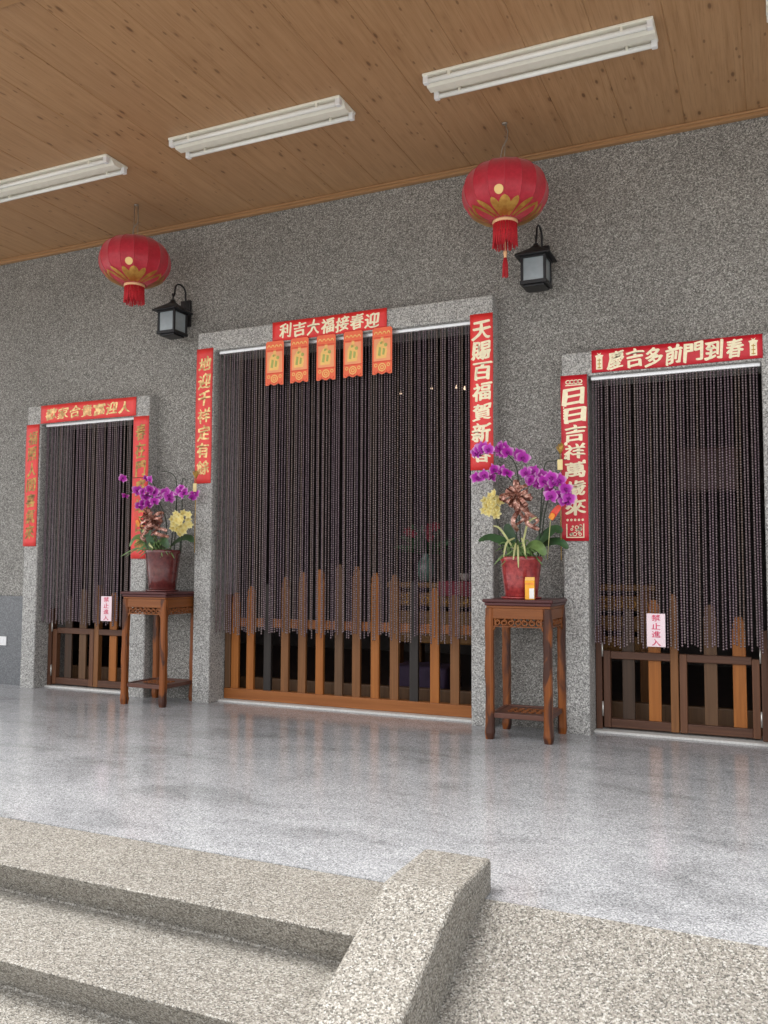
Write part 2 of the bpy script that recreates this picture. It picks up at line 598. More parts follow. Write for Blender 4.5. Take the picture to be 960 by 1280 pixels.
# ---------------------------------------------------------------- temple building
YF, YW = 5.0, 5.1
temple = thing("temple_building", "grey washed-stone temple front with three stone door surrounds under a wooden porch ceiling", "building", (0, 0, 0))
doors = [(-5.412, -4.192, 2.218, 2.072), (-3.765, -1.553, 2.632, 2.492), (-1.130, 0.096, 2.218, 2.072)]
JW = .145
outl = [(-10.5, -.01)]
for (a, b, zt, zi) in doors:
    outl += [(a + .006, -.01), (a + .006, zt - .006), (b - .006, zt - .006), (b - .006, -.01)]
outl += [(6, -.01), (6, 3.56), (-10.5, 3.56)]
MB().prism_xz(outl, YW, 5.33).build("wall", M['wall'], temple)
for (a, b, zt, zi) in doors:
    o = [(a, -.008), (a + JW, -.008), (a + JW, zi), (b - JW, zi), (b - JW, -.008), (b, -.008), (b, zt), (a, zt)]
    MB().prism_xz(o, YF, 5.335).build("door_surround", M['surround'], temple, .010, 2)
    MB().box(a + JW, b - JW, 5.11, 5.33, -.004, .012).build("door_sill", M['sill'], temple, .003)
    MB().box(a + JW + .002, b - JW - .002, 5.345, 5.40, .001, .15).build("threshold", M['w_brown'], temple, .008)
for xa, xb in ((-10.5, -5.414), (.098, 6)):
    MB().box(xa, xb, 5.083, 5.12, -.004, .708).build("dado", M['dado'], temple, .003)
# ceiling boards with v-grooves between them
pts = []
x = -.094 - .322 * 32
xs = []
while x < 6:
    xs.append(x); x += .322
low = [(-10.6, 3.5)]
for x in xs:
    if x > -10.5:
        low += [(x - .0042, 3.5), (x - .0006, 3.5035), (x + .0006, 3.5035), (x + .0042, 3.5)]
low += [(6.1, 3.5), (6.1, 3.54), (-10.6, 3.54)]
MB().prism_xz(low, 2.69, 5.098).build("ceiling", M['ceiling'], temple)
MB().box(-10.6, 6.1, 5.062, 5.0985, 3.470, 3.4985).box(-10.6, 6.1, 5.046, 5.0975, 3.486, 3.499).build("ceiling_trim", M['trim'], temple, .004)
MB().box(-10.6, 6.1, 2.60, 2.69, 3.478, 3.542).build("eave_trim", M['trim'], temple, .006)
MB().box(-10.8, 6.3, 2.55, 9.2, 3.56, 3.86).build("roof", M['concrete'], temple, .02)
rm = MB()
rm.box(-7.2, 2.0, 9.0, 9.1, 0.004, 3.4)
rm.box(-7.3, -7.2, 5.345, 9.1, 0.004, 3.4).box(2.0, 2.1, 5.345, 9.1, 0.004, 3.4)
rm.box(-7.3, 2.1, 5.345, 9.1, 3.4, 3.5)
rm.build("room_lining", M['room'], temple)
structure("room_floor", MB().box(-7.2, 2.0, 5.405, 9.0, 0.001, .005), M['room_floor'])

# ---------------------------------------------------------------- ceiling lights
def ceiling_light(x0, label):
    t = thing("ceiling_light", label, "ceiling light", (x0, 4.075, 3.499), 0, "twin tube lights in a row along the porch ceiling")
    L = 1.15
    MB().box(0, L, -.10, .10, -.014, 0).build("mounting_plate", M['fix_white'], t, .003)
    sec = [(-.055, -.014), (.055, -.014), (.026, -.040), (-.026, -.040)]
    mb = MB(); mb.prism_yz(sec[::-1], .0, L); mb.build("ridge", M['fix_white'], t, .003)
    for s_ in (-1, 1):
        mb = MB(); yy = s_ * .080; zz = -.036
        mb.tube([(.028, yy, zz), (L - .028, yy, zz)], .013, 12)
        tb = mb.build("lamp_tube", M['tube'], t)
        for xa, xb in ((.002, .030), (L - .030, L - .002)):
            MB().box(xa, xb, yy - .015, yy + .015, zz - .015, -.012).build("lamp_holder", M['plate'], tb, .004)
        for xa in (.14, L - .15):
            MB().box(xa, xa + .012, yy - .018, yy + .018, zz - .003, -.012).build("tube_clip", M['fix_white'], tb, .002)
    return t


ceiling_light(-4.865, "white twin-tube ceiling light cut off by the left edge of the photo")
ceiling_light(-3.24, "white twin-tube ceiling light whose far end points above the middle doorway, second from left")
ceiling_light(-1.61, "largest white twin-tube ceiling light, above the lantern with the long lower tassel")
ceiling_light(.015, "white twin-tube ceiling light of which only a tip shows at the top right corner")

# ---------------------------------------------------------------- red lanterns
def lantern_r(zn):
    return .243 * max(0.0, 1 - abs(zn) ** 2.25) ** (1 / 2.25)


def lantern(loc, rz, label, tassel, hang):
    t = thing("red_lantern", label, "lantern", loc, rz, "red cloth lanterns hanging from the porch ceiling")
    B = .172
    NP = 16
    def poly(an):
        a = (an % (2 * PI / NP)) - PI / NP
        return math.cos(PI / NP) / math.cos(a)
    zmax = .965
    prof = []
    for i in range(41):
        q = -zmax + 2 * zmax * i / 40
        prof.append((max(.062, lantern_r(q)), q * B))
    # separate strip per panel, so that the ribs stay crisp
    mb = MB()
    for p in range(NP):
        a0 = 2 * PI * p / NP; a1 = 2 * PI * (p + 1) / NP
        def P(u, v, a0=a0, a1=a1):
            q = -zmax + 2 * zmax * v
            r = max(.062, lantern_r(q))
            x0, y0, x1, y1 = r * math.cos(a0), r * math.sin(a0), r * math.cos(a1), r * math.sin(a1)
            bul = 1 - .016 * math.sin(PI * u) * (1 - abs(2 * v - 1) ** 3)
            return ((x0 + (x1 - x0) * u) * bul, (y0 + (y1 - y0) * u) * bul, q * B)
        mb.grid(P, 5, 41)
    mb.build("body", M['lantern'], t)
    rb = MB()
    for p in range(NP):
        a0 = 2 * PI * p / NP
        pts_ = []
        for i in range(25):
            q = -zmax + 2 * zmax * i / 24
            r = max(.062, lantern_r(q)) + .0002
            pts_.append((r * math.cos(a0), r * math.sin(a0), q * B))
        rb.tube(pts_, .0022, 6)
    rb.build("rib", M['lantern'], t)
    # collars
    MB().lathe([(.050, .158), (.066, .160), (.066, .176), (.050, .178)], 28).build("top_collar", M['collar'], t)
    MB().lathe([(.055, -.160), (.072, -.162), (.074, -.170), (.070, -.182), (.055, -.184)], 28).build("bottom_collar", M['collar'], t)
    # gilt lotus print round the lower half
    def S(an, q, off=.0022):
        r = lantern_r(q) * (math.cos(PI / NP) / math.cos(((an) % (2 * PI / NP)) - PI / NP)) * 1.006 + off
        return (r * math.cos(an), r * math.sin(an), q * B - off * .5)
    gp = MB()
    def petal(ac, tilt, q0, q1, w):
        def P(u, v):
            q = q0 + (q1 - q0) * v
            wid = w * (math.sin(PI * min(1, .12 + .88 * v)) ** .65) if v < 1 else 0
            an = ac + tilt * v + (u - .5) * 2 * wid
            return S(an, q)
        gp.grid(P, 7, 13)
    for base in (-PI / 2, PI / 6, 5 * PI / 6):
        petal(base, 0, -.955, -.56, .19)
        for s_ in (-1, 1):
            petal(base + s_ * .22, s_ * .13, -.955, -.58, .13)
            petal(base + s_ * .46, s_ * .34, -.95, -.54, .10)
            petal(base + s_ * .66, s_ * .42, -.95, -.58, .075)
    gp.build("lotus_print", M['gold'], t)
    for base in (-PI / 2 - .14, PI / 6, 5 * PI / 6):
        dt = MB()
        vs = [S(base, -.41, .003)]
        for k in range(24):
            a = 2 * PI * k / 24
            vs.append(S(base + .112 * math.cos(a), -.41 + .135 * math.sin(a), .003))
        dt.add(vs, [(0, 1 + k, 1 + (k + 1) % 24) for k in range(24)], True)
        dt.build("sun_print", M['pale_gold'], t)
    # fringe of threads
    fr = MB()
    rnd = random.Random(5 if tassel else 9)
    for k in range(72):
        a = 2 * PI * k / 72 + rnd.uniform(-.02, .02)
        L = (.135 if tassel else .120) * rnd.uniform(.86, 1.05)
        r = .066
        fr.tube([(r * math.cos(a), r * math.sin(a), -.178), ((r + .001) * math.cos(a + .01), (r + .001) * math.sin(a + .01), -.178 - L * .5),
                 ((r + rnd.uniform(-.004, .005)) * math.cos(a + rnd.uniform(-.04, .04)), (r + rnd.uniform(-.004, .005)) * math.sin(a), -.178 - L)], .0030, 5)
    fr.build("fringe", M['fringe'], t)
    if tassel:
        tl = MB()
        tl.tube([(0, 0, -.18), (0, 0, -.34)], .002, 6)
        tl.lathe([(.003, -.335), (.011, -.338), (.012, -.350), (.008, -.366), (.010, -.374), (.004, -.378)], 14)
        td = tl.build("tassel_bead", M['collar'], t)
        tt = MB()
        for k in range(26):
            a = rnd.uniform(0, 2 * PI); r = .016 * math.sqrt(rnd.random())
            tt.tube([(r * .5 * math.cos(a), r * .5 * math.sin(a), -.376), (r * math.cos(a), r * math.sin(a), -.41), (r * 1.15 * math.cos(a), r * 1.15 * math.sin(a), -.376 - .115 * rnd.uniform(.88, 1.03))], .0022, 4)
        tt.build("tassel", M['fringe'], t)
    # hanging wire
    hz = 3.499 - loc[2]
    w = MB()
    w.lathe([(.016, hz), (.016, hz - .006), (.004, hz - .010)], 14)
    if hang == 'curl':
        w.tube([(.004, 0, hz - .008), (.018, 0, hz - .05), (.012, 0, hz - .10), (-.012, 0, hz - .14), (-.022, 0, hz - .19), (-.020, 0, .178)], .0042, 6)
        w.tube([(.004, 0, hz - .03), (-.002, .02, .176)], .0018, 6)
    else:
        w.tube([(-.012, 0, hz - .004), (-.014, 0, .2), (-.016, 0, .178)], .0032, 6)
        w.tube([(.012, 0, hz - .004), (.014, 0, hz - .09), (.012, 0, hz - .13), (-.016, 0, hz - .17), (-.020, 0, hz - .22), (-.022, 0, .178)], .0042, 6)
        w.tube([(.014, 0, hz - .09), (.014, 0, .178)], .0020, 6)
    w.tube([(-.05, 0, .172), (-.02, 0, .186), (.02, 0, .186), (.05, 0, .172)], .0025, 6)
    w.build("hanging_wire", M['wire'], t)
    return t


lantern((-4.055, 4.650, 3.085), R(39), "red lantern with a bare fringe, hanging between the left and middle doors", False, 'loop')
lantern((-1.362, 4.630, 3.085), R(16), "round red lantern with a thin tassel below its fringe, between middle and right doors", True, 'curl')

# ---------------------------------------------------------------- wall lamps
def wall_lamp(x, label):
    t = thing("wall_lamp", label, "wall lamp", (x, YW, 2.62), 0, "black wall lanterns on the stone wall")
    MB().box(-.045, .045, -.022, .0, .10, .30).build("back_plate", M['black'], t, .006)
    arm = MB()
    pts_ = [(0, -.015, .27), (0, -.022, .33)]
    for k in range(11):
        a = PI * k / 10
        pts_.append((0, -.082 + .062 * math.cos(a), .345 + .055 * math.sin(a)))
    pts_ += [(0, -.146, .32), (0, -.155, .296), (0, -.166, .290), (0, -.172, .300), (0, -.168, .308)]
    arm.tube(pts_, .0065, 8)
    arm.tube([(0, -.165, .292), (0, -.165, .255)], .006, 8)
    arm.build("scroll_arm", M['black'], t)
    c = -.165
    rf = MB()
    vs = []
    for h, q in ((.105, .168), (.105, .178), (.030, .232), (.014, .250), (.014, .262)):
        vs += [(-h, c - h, q), (h, c - h, q), (h, c + h, q), (-h, c + h, q)]
    fs = [(3, 2, 1, 0), (16, 17, 18, 19)]
    for i in range(4):
        for k in range(4):
            fs.append((i * 4 + k, i * 4 + (k + 1) % 4, i * 4 + 4 + (k + 1) % 4, i * 4 + 4 + k))
    rf.add(vs, fs)
    rf.build("roof", M['black'], t, .003)
    fr = MB()
    for sx in (-1, 1):
        for sy in (-1, 1):
            fr.box(sx * .068 - .008, sx * .068 + .008, c + sy * .068 - .008, c + sy * .068 + .008, .018, .170)
    fr.box(-.080, .080, c - .080, c + .080, .000, .022)
    fr.box(-.062, .062, c - .062, c + .062, -.012, .001)
    fr.box(-.078, .078, c - .078, c + .078, .158, .172)
    fr.build("cage", M['black'], t, .003)
    for k in range(4):
        g = MB()
        if k == 0: g.box(-.062, .062, c - .068, c - .063, .020, .160)
        if k == 1: g.box(-.062, .062, c + .063, c + .068, .020, .160)
        if k == 2: g.box(-.068, -.063, c - .062, c + .062, .020, .160)
        if k == 3: g.box(.063, .068, c - .062, c + .062, .020, .160)
        g.build("glass_pane", M['lamp_glass'], t)
    return t


wall_lamp(-3.945, "black wall lantern below the lantern without a long tassel, left of the middle door")
wall_lamp(-1.262, "black wall lantern partly behind the tasselled red lantern, right of the middle door")

# ---------------------------------------------------------------- bead curtains
def strand_mesh(length):
    mb = MB()
    prof = []
    nb = int(length / .0150)
    for i in range(nb):
        zb = -i * .0150
        prof += [(.0012, zb), (.0046, zb - .0030), (.0054, zb - .0065), (.0046, zb - .0100)]
    prof.append((.0012, -nb * .0150))
    mb.lathe(prof, 6, smooth=True)
    return mb.mesh("bead_strand", M['beads'])


def curtain(a, b, zt, zb, n, label, rnd):
    xa, xb = a + JW + .004, b - JW - .004
    t = thing("bead_curtain", label, "bead curtain", ((xa + xb) / 2, 5.045, zt), 0, "bead curtains hanging in the three doorways")
    w = (xb - xa) / 2
    MB().box(-w + .015, w, -.012, .012, -.024, -.002).build("rail", M['rod'], t, .003)
    me = strand_mesh(zt - .026 - zb)
    k = -1
    for i in range(n):
        xx = -w + .012 + (2 * w - .024) * (i + .5) / n + rnd.gauss(0, .0020)
        inst(me, "bead_strand", t, (xx, rnd.uniform(-.006, .010), -.024), (rnd.gauss(0, .0016), rnd.gauss(0, .0012) + (rnd.uniform(-.006, .006) if rnd.random() < .10 else 0), rnd.uniform(0, 6.3)),
             (1, 1, 1 + rnd.uniform(-.012, .018)))
    return t


rn = random.Random(3)
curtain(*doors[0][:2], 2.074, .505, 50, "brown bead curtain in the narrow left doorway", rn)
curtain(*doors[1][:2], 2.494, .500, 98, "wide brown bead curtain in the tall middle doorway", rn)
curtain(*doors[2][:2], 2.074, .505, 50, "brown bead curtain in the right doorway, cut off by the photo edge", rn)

# ---------------------------------------------------------------- wooden gates
def slat(mb, xc, w, z0, z1, y0, y1, ears=True):
    """board with a small shouldered head"""
    h = w / 2
    pts_ = [(xc - h, z0), (xc + h, z0), (xc + h, z1 - .075), (xc + h * .78, z1 - .060), (xc + h * .95, z1 - .045), (xc + h * .62, z1 - .015), (xc + h * .5, z1),
            (xc - h * .5, z1), (xc - h * .62, z1 - .015), (xc - h * .95, z1 - .045), (xc - h * .78, z1 - .060), (xc - h, z1 - .075)]
    return mb.prism_xz(pts_, y0, y1)


cg = thing("picket_gate", "low picket gate of mixed orange, brown and black slats across the middle doorway", "gate", (-2.658, 5.2, .013))
gx = [-3.535, -3.407, -3.264, -3.123, -2.986, -2.848, -2.701, -2.569, -2.431, -2.292, -2.152, -2.008, -1.871]
gh = [.765, .812, .60, .878, .914, .934, .970, .956, .914, .902, .60, .818, .775]
gm = ['w_orange', 'w_orange', 'w_black', 'w_mid', 'w_mid', 'w_orange', 'w_brown', 'w_mid', 'w_orange', 'w_mid', 'w_black', 'w_orange', 'w_mid']
gh[2] = .83; gh[10] = .86
for x_, h_, m_ in zip(gx, gh, gm):
    slat(MB(), x_ + 2.658, .060, .055, h_ - .013, -.012, .012).build("slat", M[m_], cg, .003)
MB().box(-.955, .955, -.028, .028, .0, .075).build("bottom_rail", M['w_rail'], cg, .004)
MB().box(-.925, .925, .0125, .034, .510, .572).build("top_rail", M['w_rail'], cg, .004)
for s_ in (-1, 1):
    MB().box(s_ * .932 - .024, s_ * .932 + .024, -.024, .036, .076, .74).build("end_post", M['w_brown'], cg, .004)


def side_gate(xc, yy, flip, label):
    """two hinged leaves meeting at a taller middle post; flip mirrors which boards are bright"""
    t = thing("slatted_gate", label, "gate", (xc, yy, .013), 0, "low two-leaf slatted gates in the side doorways")
    f = -1 if flip else 1
    for s_ in (-1, 1):
        MB().box(s_ * .447 - .018, s_ * .447 + .018, -.03, .03, .0, .60).build("jamb_post", M['w_gate'], t, .004)
    for s_ in (-1, 1):
        leaf = MB()
        xo, xi = s_ * .422, s_ * .003
        lo, hi = min(xo, xi), max(xo, xi)
        out_lo, out_hi = (lo, lo + .040) if s_ < 0 else (hi - .040, hi)
        in_lo, in_hi = (hi - .043, hi) if s_ < 0 else (lo, lo + .040)
        leaf.box(out_lo, out_hi, -.022, .022, .010, .455 if s_ * f < 0 else .44)
        fr_ = leaf.build("leaf_frame", M['w_gate'] if s_ * f < 0 else M['w_gate2'], t, .004)
        for za, zb_ in ((.012, .062), (.408, .452)):
            MB().box(lo + .040, hi - .040, -.020, .020, za, zb_).build("leaf_rail", M['w_gate_h'], fr_, .004)
        st = MB()
        if s_ * f < 0:
            slat(st, (in_lo + in_hi) / 2, .044, .010, .79, -.022, .022)
        else:
            st.box(in_lo, in_hi, -.022, .022, .010, .452)
        st.build("meeting_stile", M['w_mid'] if s_ * f < 0 else M['w_gate2'], fr_, .004)
        xs_ = [.282, .135] if s_ < 0 else [.168, .318]
        for j, q in enumerate(xs_):
            bright = (j == 1)
            mt = 'w_orange' if bright else ('w_dark' if s_ < 0 else 'w_brown')
            if flip and s_ < 0:
                mt = 'w_dark' if j == 0 else 'w_brown'
            if flip and s_ > 0:
                mt = 'w_orange' if j == 0 else 'w_brown'
            top = (.70 if j == 0 else .755) if s_ < 0 else (.735 if j == 0 else .67)
            slat(MB(), s_ * q, .070, .060, top, .000, .018).build("slat", M[mt], fr_, .003)
        hx = out_lo - .004 if s_ < 0 else out_hi + .004
        for zz in (.075, .42):
            MB().tube([(hx, -.027, zz), (hx, -.027, zz + .085)], .006, 8).build("hinge", M['steel'], fr_)
    return t


side_gate(-.517, 5.195, False, "brown two-leaf slatted gate with steel hinges in the right doorway")
side_gate(-4.802, 5.165, True, "dark brown two-leaf slatted gate in the left doorway behind a plant stand")

# ---------------------------------------------------------------- writing
def glyphs(items, shear=0.08, slant=0.12, fat=.029, seed=1):
    """items: (character, centre x, centre z, width, height). brush-like letters as one thin mesh facing -Y"""
    rnd = random.Random(seed)
    mb = MB()
    for ch, cx_, cz_, w, h in items:
        cu = bpy.data.curves.new("glyph", 'FONT')
        cu.body = ch
        cu.size = 1.0
        cu.resolution_u = 4
        ob = bpy.data.objects.new("glyph", cu)
        COL.objects.link(ob)
        dg = bpy.context.evaluated_depsgraph_get()
        me = bpy.data.meshes.new_from_object(ob.evaluated_get(dg))
        vs = [v.co.copy() for v in me.vertices]
        fs = [tuple(p.vertices) for p in me.polygons]
        bpy.data.objects.remove(ob); bpy.data.curves.remove(cu); bpy.data.meshes.remove(me)
        if not vs:
            continue
        x0 = min(v.x for v in vs); x1 = max(v.x for v in vs); y0 = min(v.y for v in vs); y1 = max(v.y for v in vs)
        sh = shear * rnd.uniform(.5, 1.5); sl = slant * rnd.uniform(.5, 1.5)
        p1, p2 = rnd.uniform(0, 6), rnd.uniform(0, 6)
        bw = max(x1 - x0, .45); bh = max(y1 - y0, .45)
        # the pen is a slanted nib: the same letter laid a few times along the slant
        nib = [(k * fat * .9, -k * fat * .55) for k in (-1.5, -1.0, -.5, 0, .5, 1.0, 1.5)] + [(0, fat * .5), (0, -fat * .5)]
        for ki, (nx_, ny_) in enumerate(nib):
          out = []
          for v in vs:
            u = (v.x + nx_ - (x0 + x1) / 2) / bw; q = (v.y + ny_ - (y0 + y1) / 2) / bh
            uu = u + sh * q + .025 * math.sin(7 * q + p1) + .012 * math.sin(17 * q + 9 * u + p2)
            qq = q + sl * u + .025 * math.sin(6 * u + p2) + .012 * math.sin(15 * u + 8 * q + p1)
            out.append((cx_ + uu * w, -.00012 * ki, cz_ + qq * h))
          mb.add(out, fs)
    bpy.data.meshes.remove(bpy.data.meshes['glyph']) if 'glyph' in bpy.data.meshes else None
    return mb


def banner(x0, x1, z0, z1, mat, ink, chars, label, vertical, pad0=.06, pad1=.06, sw=.62, seed=1, extra=None, yy=None, ch_h=None):
    """pasted paper strip: thin sheet, its corners a little uneven"""
    w, h = x1 - x0, z1 - z0
    t = thing("couplet_banner" if vertical else "lintel_banner", label, "paper banner", ((x0 + x1) / 2, yy or (YF - .002), z0), 0, "red paper New Year banners pasted round the doors")
    rnd = random.Random(seed)
    nx, nz = (5, 25) if vertical else (25, 5)
    ph = rnd.uniform(0, 6)
    def P(u, v):
        wav = .0012 * math.sin(v * h * 21 + ph) * math.sin(u * w * 17 + 1 + ph)
        return (-w / 2 + w * u + .0012 * math.sin(9 * v * h + ph), -.0022 + wav * .6, h * v + .0012 * math.sin(8 * u * w + ph))
    mb = MB(); mb.grid(P, nx, nz)
    sheet = mb.build("paper_sheet", M[mat], t)
    md = sheet.modifiers.new("thick", 'SOLIDIFY'); md.thickness = .0012; md.offset = 1
    n = len(chars)
    items = []
    rn2 = random.Random(seed + 50)
    for i, ch in enumerate(chars):
        if vertical:
            cz_ = h - pad0 - (h - pad0 - pad1) * (i + .5) / n
            hh = ch_h or (h - pad0 - pad1) / n * .86
            items.append((ch, rn2.uniform(-.004, .004), cz_, w * sw, hh * rn2.uniform(.92, 1.05)))
        else:
            cx_ = -w / 2 + pad0 + (w - pad0 - pad1) * (i + .5) / n
            ww = (w - pad0 - pad1) / n * .86
            items.append((ch, cx_, h / 2 + rn2.uniform(-.003, .003), ww * rn2.uniform(.92, 1.05), h * sw))
    g = glyphs(items, seed=seed)
    g.v = [(a, b - .0040, c) for a, b, c in g.v]
    g.build("lettering", M[ink], t)
    if extra:
        extra(t, w, h)
    return t


banner(-3.769, -3.628, 1.540, 2.512, 'worn_red', 'foil', "地迎千祥定有餘", "red paper strip with fading gold writing on the middle door's left jamb", True, .05, .05, .72, 2)
banner(-1.697, -1.550, 1.545, 2.517, 'red', 'cream', "天賜百福賀新春", "red paper strip with seven large foil characters painted sky-bright cream on the middle door's right jamb", True, .04, .04, .78, 3)  # cream paints in bright sky reflected by gold foil
banner(-3.133, -2.266, 2.500, 2.634, 'red', 'cream', "利吉大福接春迎", "red lintel banner above five orange paper hangings over the middle door", False, .05, .05, .72, 4)
banner(-5.266, -4.312, 2.072, 2.214, 'worn_red', 'foil', "歡家合貴富迎人", "red lintel banner with thin gold writing over the left door", False, .05, .05, .62, 5)
banner(-5.416, -5.278, 1.105, 2.070, 'worn_red', 'worn_dark_foil', "福照人間喜氣來", "red paper strip with worn dark-reflecting foil writing on the left door's left jamb", True, .05, .05, .66, 6)
banner(-4.332, -4.188, 1.005, 2.062, 'worn_red', 'worn_dark_foil', "春在門庭增百福", "red paper strip on the left door's right jamb, half hidden by purple orchids", True, .05, .05, .6, 7)


def cartouches(t, w, h):
    for s_ in (-1, 1):
        xc = s_ * (w / 2 - .045)
        mb = MB()
        mb.prism_xz([(xc - .018, .018), (xc + .018, .018), (xc + .018, h - .045), (xc + .024, h - .032), (xc + .006, h - .028), (xc + .012, h - .016), (xc, h - .024), (xc - .012, h - .016), (xc - .006, h - .028), (xc - .024, h - .032), (xc - .018, h - .045)], -.0042, -.0030)
        ct = mb.build("cartouche", M['cream'], t)
        ln = MB()
        for k in range(3):
            ln.box(xc - .010, xc + .010, -.0050, -.0040, .026 + k * .022, .031 + k * .022)
        ln.box(xc - .002, xc + .002, -.0050, -.0040, .024, .082)
        ln.build("cartouche_lines", M['pick_gold'], ct)


banner(-.954, -.041, 2.084, 2.216, 'deep_red', 'cream', "慶吉多前門到春", "deep red lintel banner with bold cream writing over the right door", False, .085, .085, .78, 8, cartouches)


def ends(t, w, h):
    mb = MB()
    def ring(cx_, cz_, r, wd, flat=1.0):
        n = 18
        vs = []
        for k in range(n):
            a = 2 * PI * k / n
            vs.append((cx_ + r * math.cos(a), -.0042, cz_ + r * flat * math.sin(a)))
            vs.append((cx_ + (r - wd) * math.cos(a), -.0042, cz_ + (r - wd) * flat * math.sin(a)))
        mb.add(vs, [(2 * k, 2 * ((k + 1) % n), 2 * ((k + 1) % n) + 1, 2 * k + 1) for k in range(n)])
    for q in (-.034, -.012, .012, .034):
        ring(q, h - .040, .016, .006, .8)
    mb.box(-.050, .050, -.0045, -.0035, h - .062, h - .056)
    # bottom picture panel: frame, wavy ground, small shapes
    for a_, b_, c_, d_ in ((-.052, .052, .018, .024), (-.052, -.046, .024, .10), (.046, .052, .024, .10)):
        mb.box(a_, b_, -.0045, -.0035, c_, d_)
    rr = random.Random(4)
    for k in range(16):
        ring(rr.uniform(-.036, .036), rr.uniform(.034, .095), rr.uniform(.006, .012), .004)
    for q in (-.044, -.022, .0, .022, .044):
        ring(q, .122, .007, .005)
    for q in ((-.050, h * .585), (.055, h * .475), (-.052, h * .50)):
        ring(q[0], q[1], .010, .0095)
    for k in range(5):
        mb.box(-.064, -.058, -.0045, -.0035, h * .80 - k * .016, h * .80 + .010 - k * .016)
    mb.build("border_print", M['cream'], t)


banner(-1.135, -.980, 1.108, 2.082, 'deep_red', 'cream', "日日吉祥萬歲來", "deep red paper strip with bold cream writing on the right door's left jamb", True, .075, .145, .74, 9, ends)

# orange paper hangings below the middle lintel banner
def hanging(xc, ztop, label, seed):
    w, h = .142, .308
    t = thing("paper_hanging", label, "paper hanging", (xc, YF - .010, ztop - h), R(random.Random(seed).uniform(-2, 2)), "orange paper hangings below the middle lintel banner")
    bot = []
    n = 30
    for k in range(n + 1):
        u = k / n
        bot.append((-w / 2 + w * u, .012 - .012 * abs(math.sin(PI * 2.5 * (u + .1)))))
    pts_ = bot + [(w / 2, h - .012), (w / 2 - .012, h), (-w / 2 + .012, h), (-w / 2, h - .012)]
    MB().prism_xz(pts_, -.0012, 0).build("paper_sheet", M['orange'], t)
    pr = MB()
    pr.box(-.058, .058, -.0020, -.0012, .088, h - .075)
    pr.build("picture_panel", M['pale_orange'], t)
    ye = MB()
    y0 = -.0028
    def ring(mb, cx_, cz_, r, wd, fl=1.0, a0=0, a1=2 * PI, n=16):
        vs = []
        for k in range(n + 1):
            a = a0 + (a1 - a0) * k / n
            vs.append((cx_ + r * math.cos(a), y0, cz_ + r * fl * math.sin(a)))
            vs.append((cx_ + (r - wd) * math.cos(a), y0, cz_ + (r - wd) * fl * math.sin(a)))
        mb.add(vs, [(2 * k, 2 * k + 2, 2 * k + 3, 2 * k + 1) for k in range(n)])
    for k in range(4):
        ring(ye, -.045 + k * .030, h - .045, .013, .005, 1.5, 0, PI)
    ye.box(-.010, .010, y0, y0 + .0006, h - .105, h - .062)
    ye.prism_xz([(-.042, .105), (.028, .105), (.036, .15), (.030, .190), (.012, .215), (-.020, .218), (-.040, .185)], y0, y0 + .0006)
    ring(ye, 0, .045, .028, .007)
    ring(ye, 0, .045, .014, .006)
    for q in (-.045, .045):
        ring(ye, q, .060, .012, .005)
    ye.build("yellow_print", M['yellow_print'], t)
    y0 = -.0036
    gr = MB()
    gr.prism_xz([(-.030, .125), (-.012, .120), (-.006, .175), (-.022, .180)], y0, y0 + .0006)
    gr.prism_xz([(.002, .128), (.016, .126), (.022, .165), (.006, .172)], y0, y0 + .0006)
    ring(gr, .026, .190, .012, .011)
    ring(gr, -.008, .205, .008, .0075)
    gr.build("green_print", M['green_print'], t)
    for za, zb_ in ((.080, .085), (h - .068, h - .064)):
        MB().box(-w / 2 + .004, w / 2 - .004, y0, y0 + .0006, za, zb_).build("red_line", M['red_print'], t)
    rd = MB()
    for k in range(3):
        ring(rd, -.045 + k * .045, .022, .016, .004, 1, PI, 2 * PI)
    rd.build("red_border", M['red_print'], t)
    return t


for i, (a_, b_, zt_) in enumerate(((-3.181, -3.036, 2.503), (-2.983, -2.842, 2.505), (-2.777, -2.638, 2.503), (-2.578, -2.434, 2.506), (-2.367, -2.222, 2.507))):
    hanging((a_ + b_) / 2, zt_, ["leftmost", "second from left", "middle one", "second from right", "rightmost"][i] + " of the five orange paper hangings under the middle lintel banner", i)


def notice(xc, zc, rz, label):
    w, h = .100, .185
    t = thing("notice_card", label, "notice", (xc, 5.030, zc - h / 2), rz, "pink no-entry cards hung on the bead curtains")
    MB().box(-w / 2, w / 2, -.003, 0, 0, h).build("card", M['notice'], t, .001)
    g = glyphs([(c, 0, h - .024 - k * .0455, .046, .036) for k, c in enumerate("禁止進入")], .0, .0, .012, 5)
    g.v = [(a, b - .0036, c) for a, b, c in g.v]
    g.build("lettering", M['notice_ink'], t)
    return t


notice(-.620, .606, 0, "pink card with red no-entry writing on the right bead curtain")
notice(-4.582, .632, R(2), "pink card with red no-entry writing on the left bead curtain")

# ---------------------------------------------------------------- outlet plate
t = thing("wall_plate", "small white plate low on the dark dado at the far left", "wall plate", (-5.715, 5.083, .345))
MB().box(-.06, .06, -.008, 0, -.036, .036).build("cover", M['plate'], t, .003)
MB().box(-.030, -.008, -.010, -.007, -.016, .016).box(.008, .030, -.010, -.007, -.016, .016).build("socket", M['rod'], t, .001)

